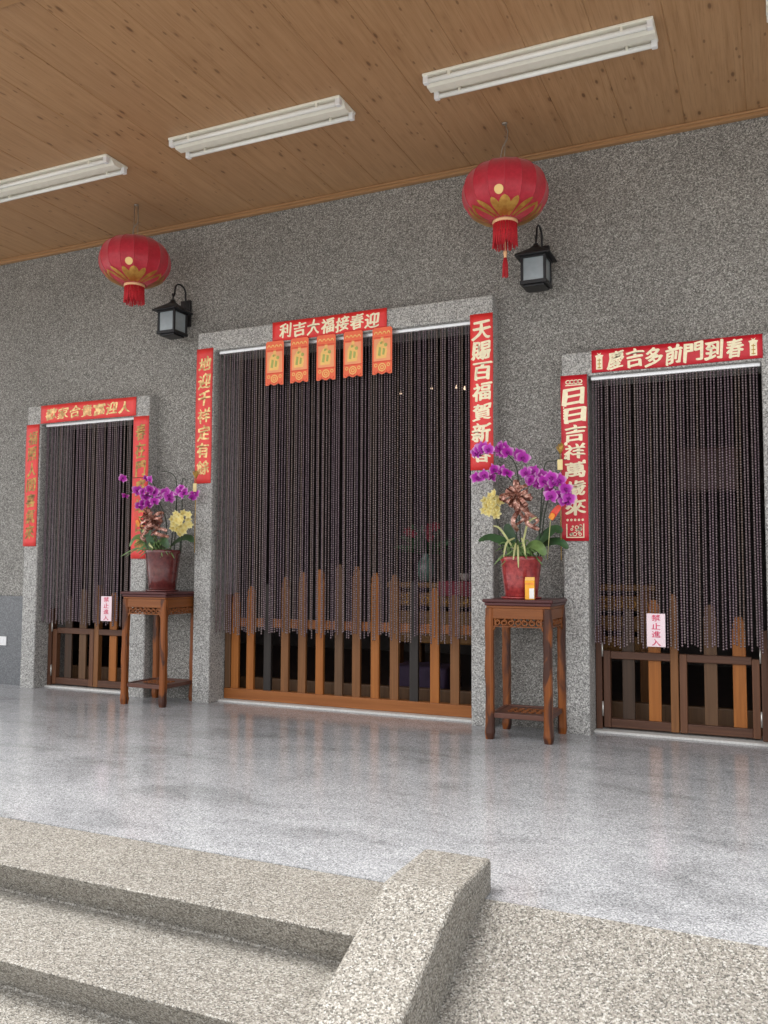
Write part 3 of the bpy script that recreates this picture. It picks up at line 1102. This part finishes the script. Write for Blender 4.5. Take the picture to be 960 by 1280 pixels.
# ---------------------------------------------------------------- plant stands
def stand_leg(mb, x, y_, h, rnd):
    """square leg of natural wood, slightly knobbly, with a thicker foot"""
    N = 22
    vs, fs = [], []
    ph = rnd.uniform(0, 6)
    for i in range(N):
        zz = h * i / (N - 1)
        s_ = .0225
        if zz < .07:
            s_ = .0225 + .003 * math.sin(PI * zz / .07)
        dx = .0010 * math.sin(zz * 11 + ph) + .0008 * math.sin(zz * 31 + ph * 2)
        dy = .001 * math.sin(zz * 9 + ph + 2)
        s_ += .0009 * math.sin(zz * 23 + ph)
        if zz < .02:
            s_ *= .92
        c8 = .62
        for (ax, ay) in ((-1, -c8), (-c8, -1), (c8, -1), (1, -c8), (1, c8), (c8, 1), (-c8, 1), (-1, c8)):
            vs.append((x + dx + ax * s_, y_ + dy + ay * s_, zz))
    for i in range(N - 1):
        for k in range(8):
            fs.append((i * 8 + k, i * 8 + (k + 1) % 8, i * 8 + 8 + (k + 1) % 8, i * 8 + 8 + k))
    fs += [tuple(range(7, -1, -1)), tuple((N - 1) * 8 + k for k in range(8))]
    mb.add(vs, fs, False)


def scroll_apron(length):
    """pierced scrollwork hung below the apron rail"""
    mb = MB()
    n = 7
    for i in range(n):
        xc = -length / 2 + length * (i + .5) / n
        s_ = -1 if i < n / 2 else 1
        pts_ = []
        for k in range(16):
            a = PI * .5 + s_ * k / 15 * PI * 2.3
            r = .019 * (1 - .55 * k / 15)
            pts_.append((xc + r * math.cos(a), 0, -.022 + r * .95 * math.sin(a)))
        mb.tube(pts_, .0052, 6)
    mb.box(-length / 2, length / 2, -.005, .005, -.046, -.040)
    for s_ in (-1, 1):
        xc = s_ * (length / 2 - .010)
        mb.tube([(xc, 0, 0), (xc - s_ * .004, 0, -.03), (xc + s_ * .006, 0, -.056), (xc + s_ * .012, 0, -.066)], .0065, 6)
    return mb


def plant_stand(loc, label, seed):
    t = thing("plant_stand", label, "plant stand", loc, 0, "carved wooden plant stands beside the middle door")
    rnd = random.Random(seed)
    H = .775; a = .165
    MB().box(-.200, .200, -.195, .195, H - .018, H).box(-.190, .190, -.185, .185, H - .036, H - .0182).build("top", M['w_top'], t, .006, 3)
    MB().box(-.182, .182, -.178, .178, H - .050, H - .0362).build("top_molding", M['w_apron'], t, .003)
    for sx in (-1, 1):
        for sy in (-1, 1):
            mb = MB(); stand_leg(mb, sx * a, sy * a, H - .0502, rnd)
            mb.build("leg", M['w_leg'], t)
    for k in range(4):
        ap = MB().box(-.143, .143, -.010, .010, H - .108, H - .0505)
        o = ap.build("apron", M['w_apron'], t, .003)
        o.rotation_euler = (0, 0, k * PI / 2)
        o.location = Matrix.Rotation(k * PI / 2, 3, 'Z') @ Vector((0, -a - .004, 0))
        scp = scroll_apron(.284).build("scrollwork", M['w_apron'], o)
        scp.location = (0, -.002, H - .108)
    sh = MB().box(-.150, .150, -.150, .150, .128, .140)
    for s_ in (-1, 1):
        sh.box(-.145, .145, s_ * .158 - .012, s_ * .158 + .012, .118, .146)
        sh.box(s_ * .158 - .012, s_ * .158 + .012, -.145, .145, .1185, .1455)
    o = sh.build("shelf", M['w_shelf'], t, .003)
    cv = MB()
    for i in range(5):
        for j in range(3):
            xc, yc = -.08 + i * .04, -.05 + j * .05
            pts_ = []
            for k in range(12):
                an = k / 11 * PI * 2.2 + (i + j) * 1.3
                r = .020 * (1 - .6 * k / 11)
                pts_.append((xc + r * math.cos(an), yc + r * math.sin(an), .1415))
            cv.tube(pts_, .0035, 5)
    cv.build("carving", M['w_apron'], o)
    return t


plant_stand((-3.962, 4.892, 0), "carved brown plant stand under the dark pot, left of the middle door", 1)
plant_stand((-1.308, 4.830, 0), "carved orange-brown plant stand with the bright red pot, right of the middle door", 2)

# ---------------------------------------------------------------- potted orchids
def petal_grid(mb, ang, length, width, cup, base=.002, ruf=0.0):
    ca, sa = math.cos(ang), math.sin(ang)
    def P(u, v):
        s_ = (u - .5) * 2
        wv = width * (math.sin(PI * min(.97, .06 + .94 * v)) ** .6) * (1.05 - .25 * v)
        r = base + length * v
        lx, ly = r, s_ * wv
        dz = cup * (v ** 2) * length - .25 * cup * (s_ ** 2) * wv + ruf * math.sin(9 * v + 6 * s_)
        return (lx * ca - ly * sa, -dz - .002, lx * sa + ly * ca)
    mb.grid(P, 7, 7)


def orchid_mesh():
    mb = MB()
    for an in (PI / 2, PI / 2 + 2.25, PI / 2 - 2.25):
        petal_grid(mb, an, .036, .0125, -.22)
    for an in (.18, PI - .18):
        petal_grid(mb, an, .039, .021, .22)
    return mb.mesh("orchid_blossom", M['orchid'])


def lip_mesh():
    mb = MB()
    petal_grid(mb, -PI / 2, .016, .008, 1.0)
    petal_grid(mb, -PI / 2 + 1.1, .011, .006, .9)
    petal_grid(mb, -PI / 2 - 1.1, .011, .006, .9)
    mb.lathe([(.001, -.004), (.004, -.002), (.004, .003), (.001, .005)], 8, (0, -.006, .002))
    return mb.mesh("lip", M['lip'])


def yellow_mesh():
    mb = MB()
    for k in range(6):
        petal_grid(mb, k * PI / 3 + .2, .030, .012, .25)
    for k in range(5):
        petal_grid(mb, k * PI * .4, .018, .009, .8)
    return mb.mesh("yellow_blossom", M['yellow'])


ORC, LIP, YEL = orchid_mesh(), lip_mesh(), yellow_mesh()


def leaf_grid(mb, pts_, w, up=(0, -1, .3), fold=.15, tip=.5):
    pts_ = [Vector(p) for p in pts_]
    upv = Vector(up)
    def spine(v):
        q = v * (len(pts_) - 1)
        i = min(int(q), len(pts_) - 2); f = q - i
        p0 = pts_[max(0, i - 1)]; p1 = pts_[i]; p2 = pts_[i + 1]; p3 = pts_[min(len(pts_) - 1, i + 2)]
        return .5 * ((2 * p1) + (p2 - p0) * f + (2 * p0 - 5 * p1 + 4 * p2 - p3) * f * f + (3 * p1 - p0 - 3 * p2 + p3) * f ** 3)
    def P(u, v):
        c = spine(v); d = (spine(min(1, v + .02)) - spine(max(0, v - .02))).normalized()
        side = d.cross(upv).normalized(); nn = side.cross(d)
        s_ = (u - .5) * 2
        ww = w * (math.sin(PI * min(.99, .12 + .87 * v)) ** tip)
        return c + side * s_ * ww + nn * fold * ww * abs(s_)
    mb.grid(P, 5, 14)


def loop(mb, c, dirv, length, width, up):
    """one bow loop: a ribbon going out and curling back"""
    d = Vector(dirv).normalized(); upv = Vector(up)
    side = d.cross(upv).normalized(); nn = side.cross(d)
    def P(u, v):
        a = 2 * PI * v
        r = length * .5 * (1 - math.cos(a))
        off = length * .26 * math.sin(a)
        return Vector(c) + d * r + nn * off + side * (u - .5) * width * (.5 + .5 * math.sin(PI * v))
    mb.grid(P, 4, 17)


def pot(parent, h, rt_, rb_, mat, z0):
    MB().lathe([(rb_ + .016, 0), (rb_ + .020, .004), (rb_ + .020, .010), (rb_ + .004, .012)], 36, (0, 0, z0)).build("saucer", M[mat], parent)
    prof = [(rb_ * .95, .012), (rb_, .018), (rb_ * .55 + rt_ * .45, h * .5), (rt_ * .985, h - .030), (rt_ * 1.03, h - .024), (rt_ * 1.04, h - .006), (rt_ * 1.0, h), (rt_ * .95, h - .004), (rt_ * .92, h - .03)]
    o = MB().lathe(prof, 40, (0, 0, z0)).build("pot", M[mat], parent)
    MB().lathe([(rt_ * .2, h - .020), (rt_ * .93, h - .026)], 24, (0, 0, z0), caps=True).build("soil", M['soil'], o)


def orchid_plant(loc, label, data, seed):
    t = thing("potted_orchid", label, "potted plant", loc, 0, "potted purple orchids on the two plant stands")
    bx, by, bz = loc
    rnd = random.Random(seed)
    L = lambda x_, z_, dy=0.0: (x_ - bx, dy, z_ - bz)
    h = data['pot_h']
    pot(t, h, data['rt'], data['rb'], data['pot_mat'], 0)
    # blossoms face outwards from the stand, each turned its own way
    spots = []
    for q in data['blossoms']:
        spots.append((q, 0.0))
        if q not in data.get('small', ()) and rnd.random() < .5:
            spots.append(((q[0] + rnd.uniform(-.035, .035), q[1] + rnd.uniform(-.030, .026)), rnd.uniform(.025, .06)))
    for ((x_, z_), back) in spots:
        sc_ = rnd.uniform(.95, 1.20)
        if (x_, z_) in data.get('small', ()):
            sc_ *= .72
        b = inst(ORC, "orchid_blossom", t, L(x_, z_, data['bdy'] + back + rnd.uniform(-.05, .03)),
                 (rnd.gauss(-.10, .28), rnd.gauss(0, .35), rnd.gauss(data['face'], .42)), (sc_,) * 3)
        inst(LIP, "lip", b, (0, 0, 0))
    for s_ in data['stems']:
        p = [Vector(L(*q)) for q in s_]
        mb = MB()
        q = []
        for i in range(len(p) - 1):
            p0 = p[max(0, i - 1)]; p1 = p[i]; p2 = p[i + 1]; p3 = p[min(len(p) - 1, i + 2)]
            for k in range(6):
                f = k / 6
                q.append(.5 * ((2 * p1) + (p2 - p0) * f + (2 * p0 - 5 * p1 + 4 * p2 - p3) * f * f + (3 * p1 - p0 - 3 * p2 + p3) * f ** 3))
        q.append(p[-1])
        mb.tube(q, [.0042 - .002 * i / len(q) for i in range(len(q))], 6)
        mb.build("flower_stem", M['stem'], t)
    # pale yellow spray on a stick
    yc = data['yellow']
    sp = MB(); sp.tube([L(yc[0] + data.get('yl', .03), bz + h - .02, -.03), L(yc[0], yc[1], -.08)], .0028, 6)
    ys = sp.build("yellow_spray", M['stem'], t)
    for k in range(data['yn']):
        a = k * 2.4; r = math.sqrt((k + .3) / data['yn'])
        inst(YEL, "yellow_blossom", ys, L(yc[0] + yc[2] * .78 * r * math.cos(a), yc[1] + yc[3] * .78 * r * math.sin(a), -.10 - .02 * (1 - r) + rnd.uniform(-.01, .01)),
             (rnd.gauss(0, .3), rnd.uniform(0, 6), rnd.gauss(data['face'], .35)), (rnd.uniform(.8, 1.05),) * 3)
    # satin bow with tails
    bc = L(data['bow'][0], data['bow'][1], -.105)
    mb = MB()
    nb = 18
    for k in range(nb):
        a = 2 * PI * k / nb + rnd.uniform(-.2, .2)
        el = rnd.uniform(.15, .75)
        d = (math.cos(a) * math.cos(el), -math.sin(el), math.sin(a) * math.cos(el) * .85)
        loop(mb, bc, d, rnd.uniform(.072, .112), .022, (rnd.uniform(-.4, .4), -.6, rnd.uniform(-.4, .4) + .3))
    mb.lathe([(.002, -.010), (.012, -.006), (.012, .006), (.002, .010)], 10, bc)
    for q in data['tails']:
        pp = [bc] + [L(a_ + .014 * (-1) ** i, b_, -.12 + .028 * (-1) ** i) for i, (a_, b_) in enumerate(q)]
        leaf_grid(mb, pp, .013, (0.3, -1, .2), .5, .12)
        pp = [bc] + [L(a_ - .022 * (-1) ** i + .012, b_ + .02, -.10 - .020 * (-1) ** i) for i, (a_, b_) in enumerate(q)]
        leaf_grid(mb, pp, .011, (-.5, -1, .2), .5, .12)
    mb.build("ribbon_bow", M['ribbon'], t)
    for (pts_, w, mat) in data['leaves']:
        mb = MB(); leaf_grid(mb, [L(*q) for q in pts_], w, (0, -.75, .65) if w > .02 else (.2, -1, .2))
        mb.build("leaf", M[mat], t)
    # grassy tuft
    mb = MB()
    for k in range(data['tuft']):
        a = rnd.uniform(-1.35, 1.35); ln = rnd.uniform(.09, .19)
        c0 = L(data['tuft_c'][0] + rnd.uniform(-.05, .05), bz + h - .02, -.03 + rnd.uniform(-.05, .03))
        dx = math.sin(a) * ln; dz = math.cos(a) * ln * .75
        p = [c0, (c0[0] + dx * .45, c0[1] - .03, c0[2] + dz * .8), (c0[0] + dx, c0[1] - .06 - rnd.uniform(0, .03), c0[2] + dz - .02 - .05 * abs(math.sin(a)))]
        leaf_grid(mb, p, rnd.uniform(.0035, .006), (.2, -1, .2))
    mb.build("grass_tuft", M['leaf_pale'], t)
    # festive picks: gold brush with a yellow tag, and a red-orange one
    g = data['gold']
    mb = MB()
    mb.tube([L(g[0], bz + h - .02, .03), L(g[0], g[1], .03)], .0025, 6)
    gp = mb.build("gold_pick", M['pick_gold'], t)
    mb = MB()
    for k in range(22):
        a = rnd.uniform(-.9, .9)
        mb.tube([L(g[0], g[1] - .02, .03), L(g[0] + .028 * math.sin(a), g[1] + .045 * math.cos(a) * rnd.uniform(.6, 1), .03 + rnd.uniform(-.015, .015))], [.004, .002], 5)
    mb.build("pick_plume", M['pick_gold'], gp)
    MB().box(g[0] - bx - .015, g[0] - bx + .015, .018, .022, g[1] - bz - .115, g[1] - bz - .055).build("pick_tag", M['tag'], gp, .001)
    r = data['red']
    mb = MB(); mb.tube([L(r[4], bz + h - .02, -.02), L(r[2], r[3], -.06)], .0025, 6)
    rp = mb.build("red_pick", M['strip'], t)
    mb = MB(); leaf_grid(mb, [L(r[2], r[3], -.06), L((r[0] + r[2]) / 2, (r[1] + r[3]) / 2, -.07), L(r[0], r[1], -.06)], .019, (0, -1, 0), .1, .3)
    mb.build("pick_head", M['pick_red'], rp)
    mb = MB(); leaf_grid(mb, [L(r[2], r[3], -.066), L(r[2] * .6 + r[0] * .4, r[3] * .6 + r[1] * .4, -.078)], .015, (0, -1, 0), .1, .3)
    mb.build("pick_face", M['pick_orange'], rp)
    return t


RB = [(-1.591, 1.627), (-1.57, 1.638), (-1.536, 1.645), (-1.495, 1.634), (-1.445, 1.648), (-1.416, 1.646), (-1.387, 1.609), (-1.335, 1.602), (-1.294, 1.576), (-1.583, 1.477), (-1.537, 1.49), (-1.474, 1.517), (-1.437, 1.511), (-1.392, 1.493), (-1.295, 1.497), (-1.247, 1.503), (-1.203, 1.478), (-1.267, 1.453), (-1.215, 1.435), (-1.18, 1.438), (-1.14, 1.46), (-1.094, 1.442), (-1.129, 1.428), (-1.153, 1.382), (-1.134, 1.35), (-1.095, 1.361), (-1.059, 1.391), (-1.045, 1.34), (-1.068, 1.325)]
LB = [(-4.16, 1.494), (-4.097, 1.483), (-4.06, 1.50), (-4.025, 1.494), (-4.002, 1.457), (-4.091, 1.442), (-4.134, 1.381), (-4.078, 1.393), (-4.033, 1.391), (-3.978, 1.408), (-3.935, 1.469), (-3.902, 1.454), (-3.837, 1.479), (-3.805, 1.482), (-3.757, 1.498), (-3.74, 1.46), (-3.707, 1.435), (-4.117, 1.582), (-4.021, 1.565), (-4.277, 1.584), (-4.335, 1.586), (-4.302, 1.462)]
SMALL = ((-4.117, 1.582), (-4.021, 1.565), (-4.277, 1.584), (-4.335, 1.586), (-4.302, 1.462), (-3.707, 1.435), (-3.757, 1.498))
orchid_plant((-1.338, 4.838, .7755), "purple orchids with a copper bow in the bright red pot on the right stand", dict(
    pot_h=.240, rt=.118, rb=.094, pot_mat='pot_red', blossoms=RB, bdy=-.06, face=R(12),
    stems=[[(-1.335, 1.0, 0), (-1.341, 1.25, -.02), (-1.341, 1.42, -.03), (-1.352, 1.53, -.04), (-1.40, 1.60, -.04), (-1.50, 1.625, -.04), (-1.59, 1.60, -.04)],
           [(-1.37, 1.0, .02), (-1.365, 1.30, .0), (-1.38, 1.44, -.02), (-1.45, 1.50, -.03), (-1.56, 1.48, -.03)],
           [(-1.24, 1.0, .01), (-1.222, 1.21, 0), (-1.193, 1.354, -.02), (-1.177, 1.432, -.03), (-1.2, 1.49, -.03), (-1.27, 1.49, -.03)],
           [(-1.23, 1.0, .02), (-1.20, 1.25, .0), (-1.145, 1.41, -.01), (-1.10, 1.40, -.03), (-1.06, 1.34, -.03)],
           [(-1.25, 1.0, .03), (-1.225, 1.35, .04), (-1.208, 1.543, .05), (-1.16, 1.568, .06), (-1.085, 1.574, .07)]],
    yellow=(-1.477, 1.314, .068, .090), yn=13, yl=.05, bow=(-1.321, 1.358), tails=[[(-1.335, 1.29), (-1.33, 1.21), (-1.345, 1.16)], [(-1.29, 1.27), (-1.25, 1.20), (-1.222, 1.165)]],
    leaves=[([(-1.34, 1.07, -.03), (-1.42, 1.10, -.06), (-1.50, 1.125, -.08), (-1.565, 1.105, -.09)], .030, 'leaf'),
            ([(-1.30, 1.05, -.05), (-1.25, 1.08, -.09), (-1.20, 1.065, -.12), (-1.165, 1.02, -.13)], .034, 'leaf_pale'),
            ([(-1.28, 1.05, .0), (-1.21, 1.12, .0), (-1.14, 1.17, .0), (-1.10, 1.15, .0)], .036, 'leaf'),
            ([(-1.30, 1.05, .03), (-1.20, 1.09, .03), (-1.12, 1.10, .02), (-1.07, 1.06, .02)], .030, 'leaf'),
            ([(-1.36, 1.05, .04), (-1.42, 1.16, .04), (-1.43, 1.21, .04)], .028, 'leaf'),
            ([(-1.33, 1.08, -.10), (-1.318, 1.04, -.135), (-1.316, .95, -.135)], .006, 'strip'),
            ([(-1.34, 1.09, -.10), (-1.338, 1.05, -.135), (-1.345, .995, -.14)], .0055, 'strip'),
            ([(-1.35, 1.12, -.09), (-1.385, 1.09, -.13), (-1.40, 1.01, -.14)], .006, 'strip'),
            ([(-1.31, 1.12, -.09), (-1.285, 1.08, -.13), (-1.275, 1.02, -.14)], .0055, 'strip'),
            ([(-1.36, 1.06, -.08), (-1.43, 1.17, -.10), (-1.47, 1.19, -.11)], .006, 'strip'),
            ([(-1.31, 1.06, -.08), (-1.27, 1.20, -.10), (-1.215, 1.235, -.11)], .006, 'strip')],
    tuft=34, tuft_c=(-1.335, 0), gold=(-1.112, 1.625), red=(-1.095, 1.300, -1.150, 1.225, -1.18)), 3)
orchid_plant((-3.962, 4.905, .7755), "purple orchids with a yellow spray in the dark oxblood pot on the left stand", dict(
    pot_h=.292, rt=.124, rb=.095, pot_mat='pot_dark', blossoms=LB, small=SMALL, bdy=-.04, face=R(30),
    stems=[[(-3.95, 1.05, 0), (-3.93, 1.25, -.01), (-3.98, 1.40, -.03), (-4.06, 1.45, -.04), (-4.16, 1.47, -.04)],
           [(-3.99, 1.05, .02), (-4.00, 1.30, 0), (-4.03, 1.50, -.01), (-4.10, 1.58, -.02), (-4.22, 1.59, -.02), (-4.33, 1.585, -.02)],
           [(-3.89, 1.05, .03), (-3.877, 1.344, .03), (-3.880, 1.54, .03), (-3.905, 1.60, .03), (-3.95, 1.625, .02), (-3.99, 1.63, .0)],
           [(-3.84, 1.05, .03), (-3.828, 1.361, .03), (-3.833, 1.54, .03), (-3.815, 1.575, .03), (-3.79, 1.555, .02), (-3.775, 1.51, .0)],
           [(-3.90, 1.05, .0), (-3.86, 1.34, 0), (-3.83, 1.45, -.02), (-3.77, 1.47, -.02), (-3.71, 1.42, -.02)],
           [(-4.16, 1.48, -.04), (-4.22, 1.49, -.03), (-4.30, 1.465, -.02)]],
    yellow=(-3.734, 1.253, .118, .105), yn=17, yl=-.05, bow=(-3.969, 1.275), tails=[[(-3.95, 1.21), (-3.90, 1.18), (-3.855, 1.155)], [(-4.0, 1.22), (-4.02, 1.16), (-4.03, 1.12)]],
    leaves=[([(-4.0, 1.09, -.05), (-4.07, 1.15, -.08), (-4.13, 1.15, -.10), (-4.17, 1.09, -.11)], .026, 'leaf_pale'),
            ([(-3.95, 1.09, -.08), (-3.90, 1.13, -.11), (-3.85, 1.12, -.13), (-3.81, 1.08, -.13)], .032, 'leaf'),
            ([(-3.90, 1.09, .0), (-3.80, 1.14, -.02), (-3.72, 1.15, -.03), (-3.67, 1.12, -.04)], .030, 'leaf'),
            ([(-4.02, 1.08, -.08), (-4.05, 1.17, -.10), (-4.07, 1.21, -.11)], .020, 'leaf'),
            ([(-3.97, 1.08, -.10), (-3.99, 1.16, -.12), (-3.97, 1.20, -.12)], .028, 'leaf'),
            ([(-4.0, 1.12, -.10), (-3.96, 1.10, -.15), (-3.92, 1.075, -.16)], .007, 'strip'),
            ([(-4.05, 1.10, -.09), (-4.06, 1.18, -.11), (-4.03, 1.22, -.11)], .006, 'strip')],
    tuft=46, tuft_c=(-4.0, 0), gold=(-3.712, 1.590), red=(-4.165, 1.345, -4.125, 1.235, -4.08)), 4)

t = thing("juice_carton", "small orange carton with a white label in front of the red pot", "carton", (-1.247, 4.690, .7755), R(8))
MB().box(-.026, .026, -.018, .018, 0, .105).build("carton_body", M['carton'], t, .002)
MB().box(-.002, .0245, -.0192, -.0178, .006, .062).build("carton_label", M['carton_label'], t)
MB().prism_yz([(-.018, .105), (.018, .105), (.0015, .124), (-.0015, .124)], -.026, .026).build("carton_top", M['yellow_print'], t, .001)
MB().box(-.024, .024, -.0190, -.0178, .082, .092).build("carton_band", M['pick_orange'], t)

# ---------------------------------------------------------------- inside the hall
t = thing("altar_table", "long carved wooden altar table inside the hall behind the middle bead curtain", "table", (-1.75, 6.35, .006))
MB().box(-1.0, 1.0, -.28, .28, .79, .83).build("top", M['w_altar'], t, .006)
for zz in (.70, .56, .42):
    MB().box(-.96, .96, -.250, .25, zz - .05, zz + .055).build("front_panel", M['w_altar'], t, .012)
cv = MB()
for i in range(24):
    xc = -.92 + i * .08
    pts_ = []
    for k in range(12):
        a = k / 11 * PI * 2.3 + i
        r = .036 * (1 - .6 * k / 11)
        pts_.append((xc + r * math.cos(a), -.254, .70 + r * math.sin(a)))
    cv.tube(pts_, .007, 5)
cv.build("carved_front", M['gold'], t)
for sx in (-1, 1):
    for sy in (-1, 1):
        MB().box(sx * .93 - .04, sx * .93 + .04, sy * .22 - .04, sy * .22 + .04, 0, .788).build("leg", M['w_mid'], t, .006)
t = thing("stool", "low stool under a dark purple cloth on the hall floor in front of the altar", "stool", (-2.36, 5.92, .006))
for sx in (-1, 1):
    for sy in (-1, 1):
        MB().box(sx * .17 - .02, sx * .17 + .02, sy * .12 - .02, sy * .12 + .02, 0, .20).build("leg", M['w_dark'], t)
def clothP(u, v):
    a = (u - .5) * 2; b = (v - .5) * 2
    e = max(abs(a), abs(b))
    zz = .235 if e < .62 else .235 - (e - .62) / .38 * .17
    k = 1 if e < .62 else .62 / e * (1 + .10 * (e - .62))
    return (a * .34 * k + .006 * math.sin(9 * b), b * .26 * k, zz + .006 * math.sin(11 * a + 3 * b))
mb = MB(); mb.grid(clothP, 25, 25)
mb.build("cloth_cover", M['purple'], t)
REDF = YEL.copy(); REDF.materials[0] = M['altar_red']
t = thing("flower_vase", "green vase of red and green flowers on the altar behind the middle curtain", "vase", (-2.50, 6.28, .8365))
MB().lathe([(.035, 0), (.055, .02), (.075, .09), (.06, .16), (.03, .20), (.04, .225)], 24).build("vase_body", M['vase'], t)
mb = MB(); rr = random.Random(8)
for k in range(60):
    a = rr.uniform(0, 6.3); el = rr.uniform(.2, 1.5); ln = rr.uniform(.12, .30)
    d = Vector((math.cos(a) * math.cos(el), math.sin(a) * math.cos(el), math.sin(el)))
    p0 = Vector((0, 0, .22))
    leaf_grid(mb, [p0, p0 + d * ln * .6, p0 + d * ln + Vector((0, 0, -.03))], .018, (d.y, -d.x, .3))
mb.build("foliage", M['foliage'], t)
for k in range(7):
    a = rr.uniform(0, 6.3)
    inst(REDF, "vase_flower", t, (.12 * math.cos(a), -.08, .36 + rr.uniform(-.06, .12)), (0, a, 0), (1.2,) * 3)
t = thing("offering_cloth", "dark red cloth spread on the altar top behind the middle curtain", "cloth", (-1.95, 6.30, .837))
MB().box(-.36, .36, -.20, .10, 0, .012).box(-.36, .36, -.252, -.2005, -.10, .011).build("cloth_sheet", M['altar_red'], t, .004)
for i, xx in enumerate((-2.15, -2.02, -1.78, -1.66, -1.52)):
    t = thing("offering_cup", "small pale cup standing on the altar inside the hall", "cup", (xx, 6.20, .850 if -2.31 < xx < -1.59 else .8365), 0, "pale cups on the altar")
    MB().lathe([(.02, 0), (.034, .012), (.040, .05), (.042, .056), (.036, .05), (.02, .014)], 18).build("cup_body", M['altar_white'], t)
for i, (xx, zz) in enumerate(((-2.86, 2.42), (-2.58, 2.44), (-2.36, 2.43), (-2.29, 2.415))):
    t = thing("altar_bulb", "tiny glowing altar bulb high in the dark hall behind the middle curtain", "bulb", (xx, 6.6, zz), 0, "tiny glowing bulbs in the dark hall")
    MB().lathe([(.002, -.012), (.008, -.008), (.010, .0), (.006, .008), (.004, .02)], 12).build("glass", M['altar_lamp'], t)
    MB().tube([(0, 0, .018), (0, 0, 3.395 - zz)], .003, 5).build("cord", M['black'], t)
t = thing("gleam_board", "added dim orange board standing in for a gleam inside the hall behind the right curtain", "sign", (-.43, 6.6, 1.52))  # board added to carry an orange gleam in the dark hall
MB().box(-.20, .20, -.02, .02, 0, .30).build("board", M['gleam'], t, .004)
MB().box(-.22, .22, -.015, .025, -.02, -.001).box(-.22, .22, -.015, .025, .301, .32).build("board_frame", M['w_dark'], t, .003)
MB().tube([(-.15, 0, .32), (-.15, 0, 1.878)], .004, 5).tube([(.15, 0, .32), (.15, 0, 1.878)], .004, 5).build("cord", M['black'], t)
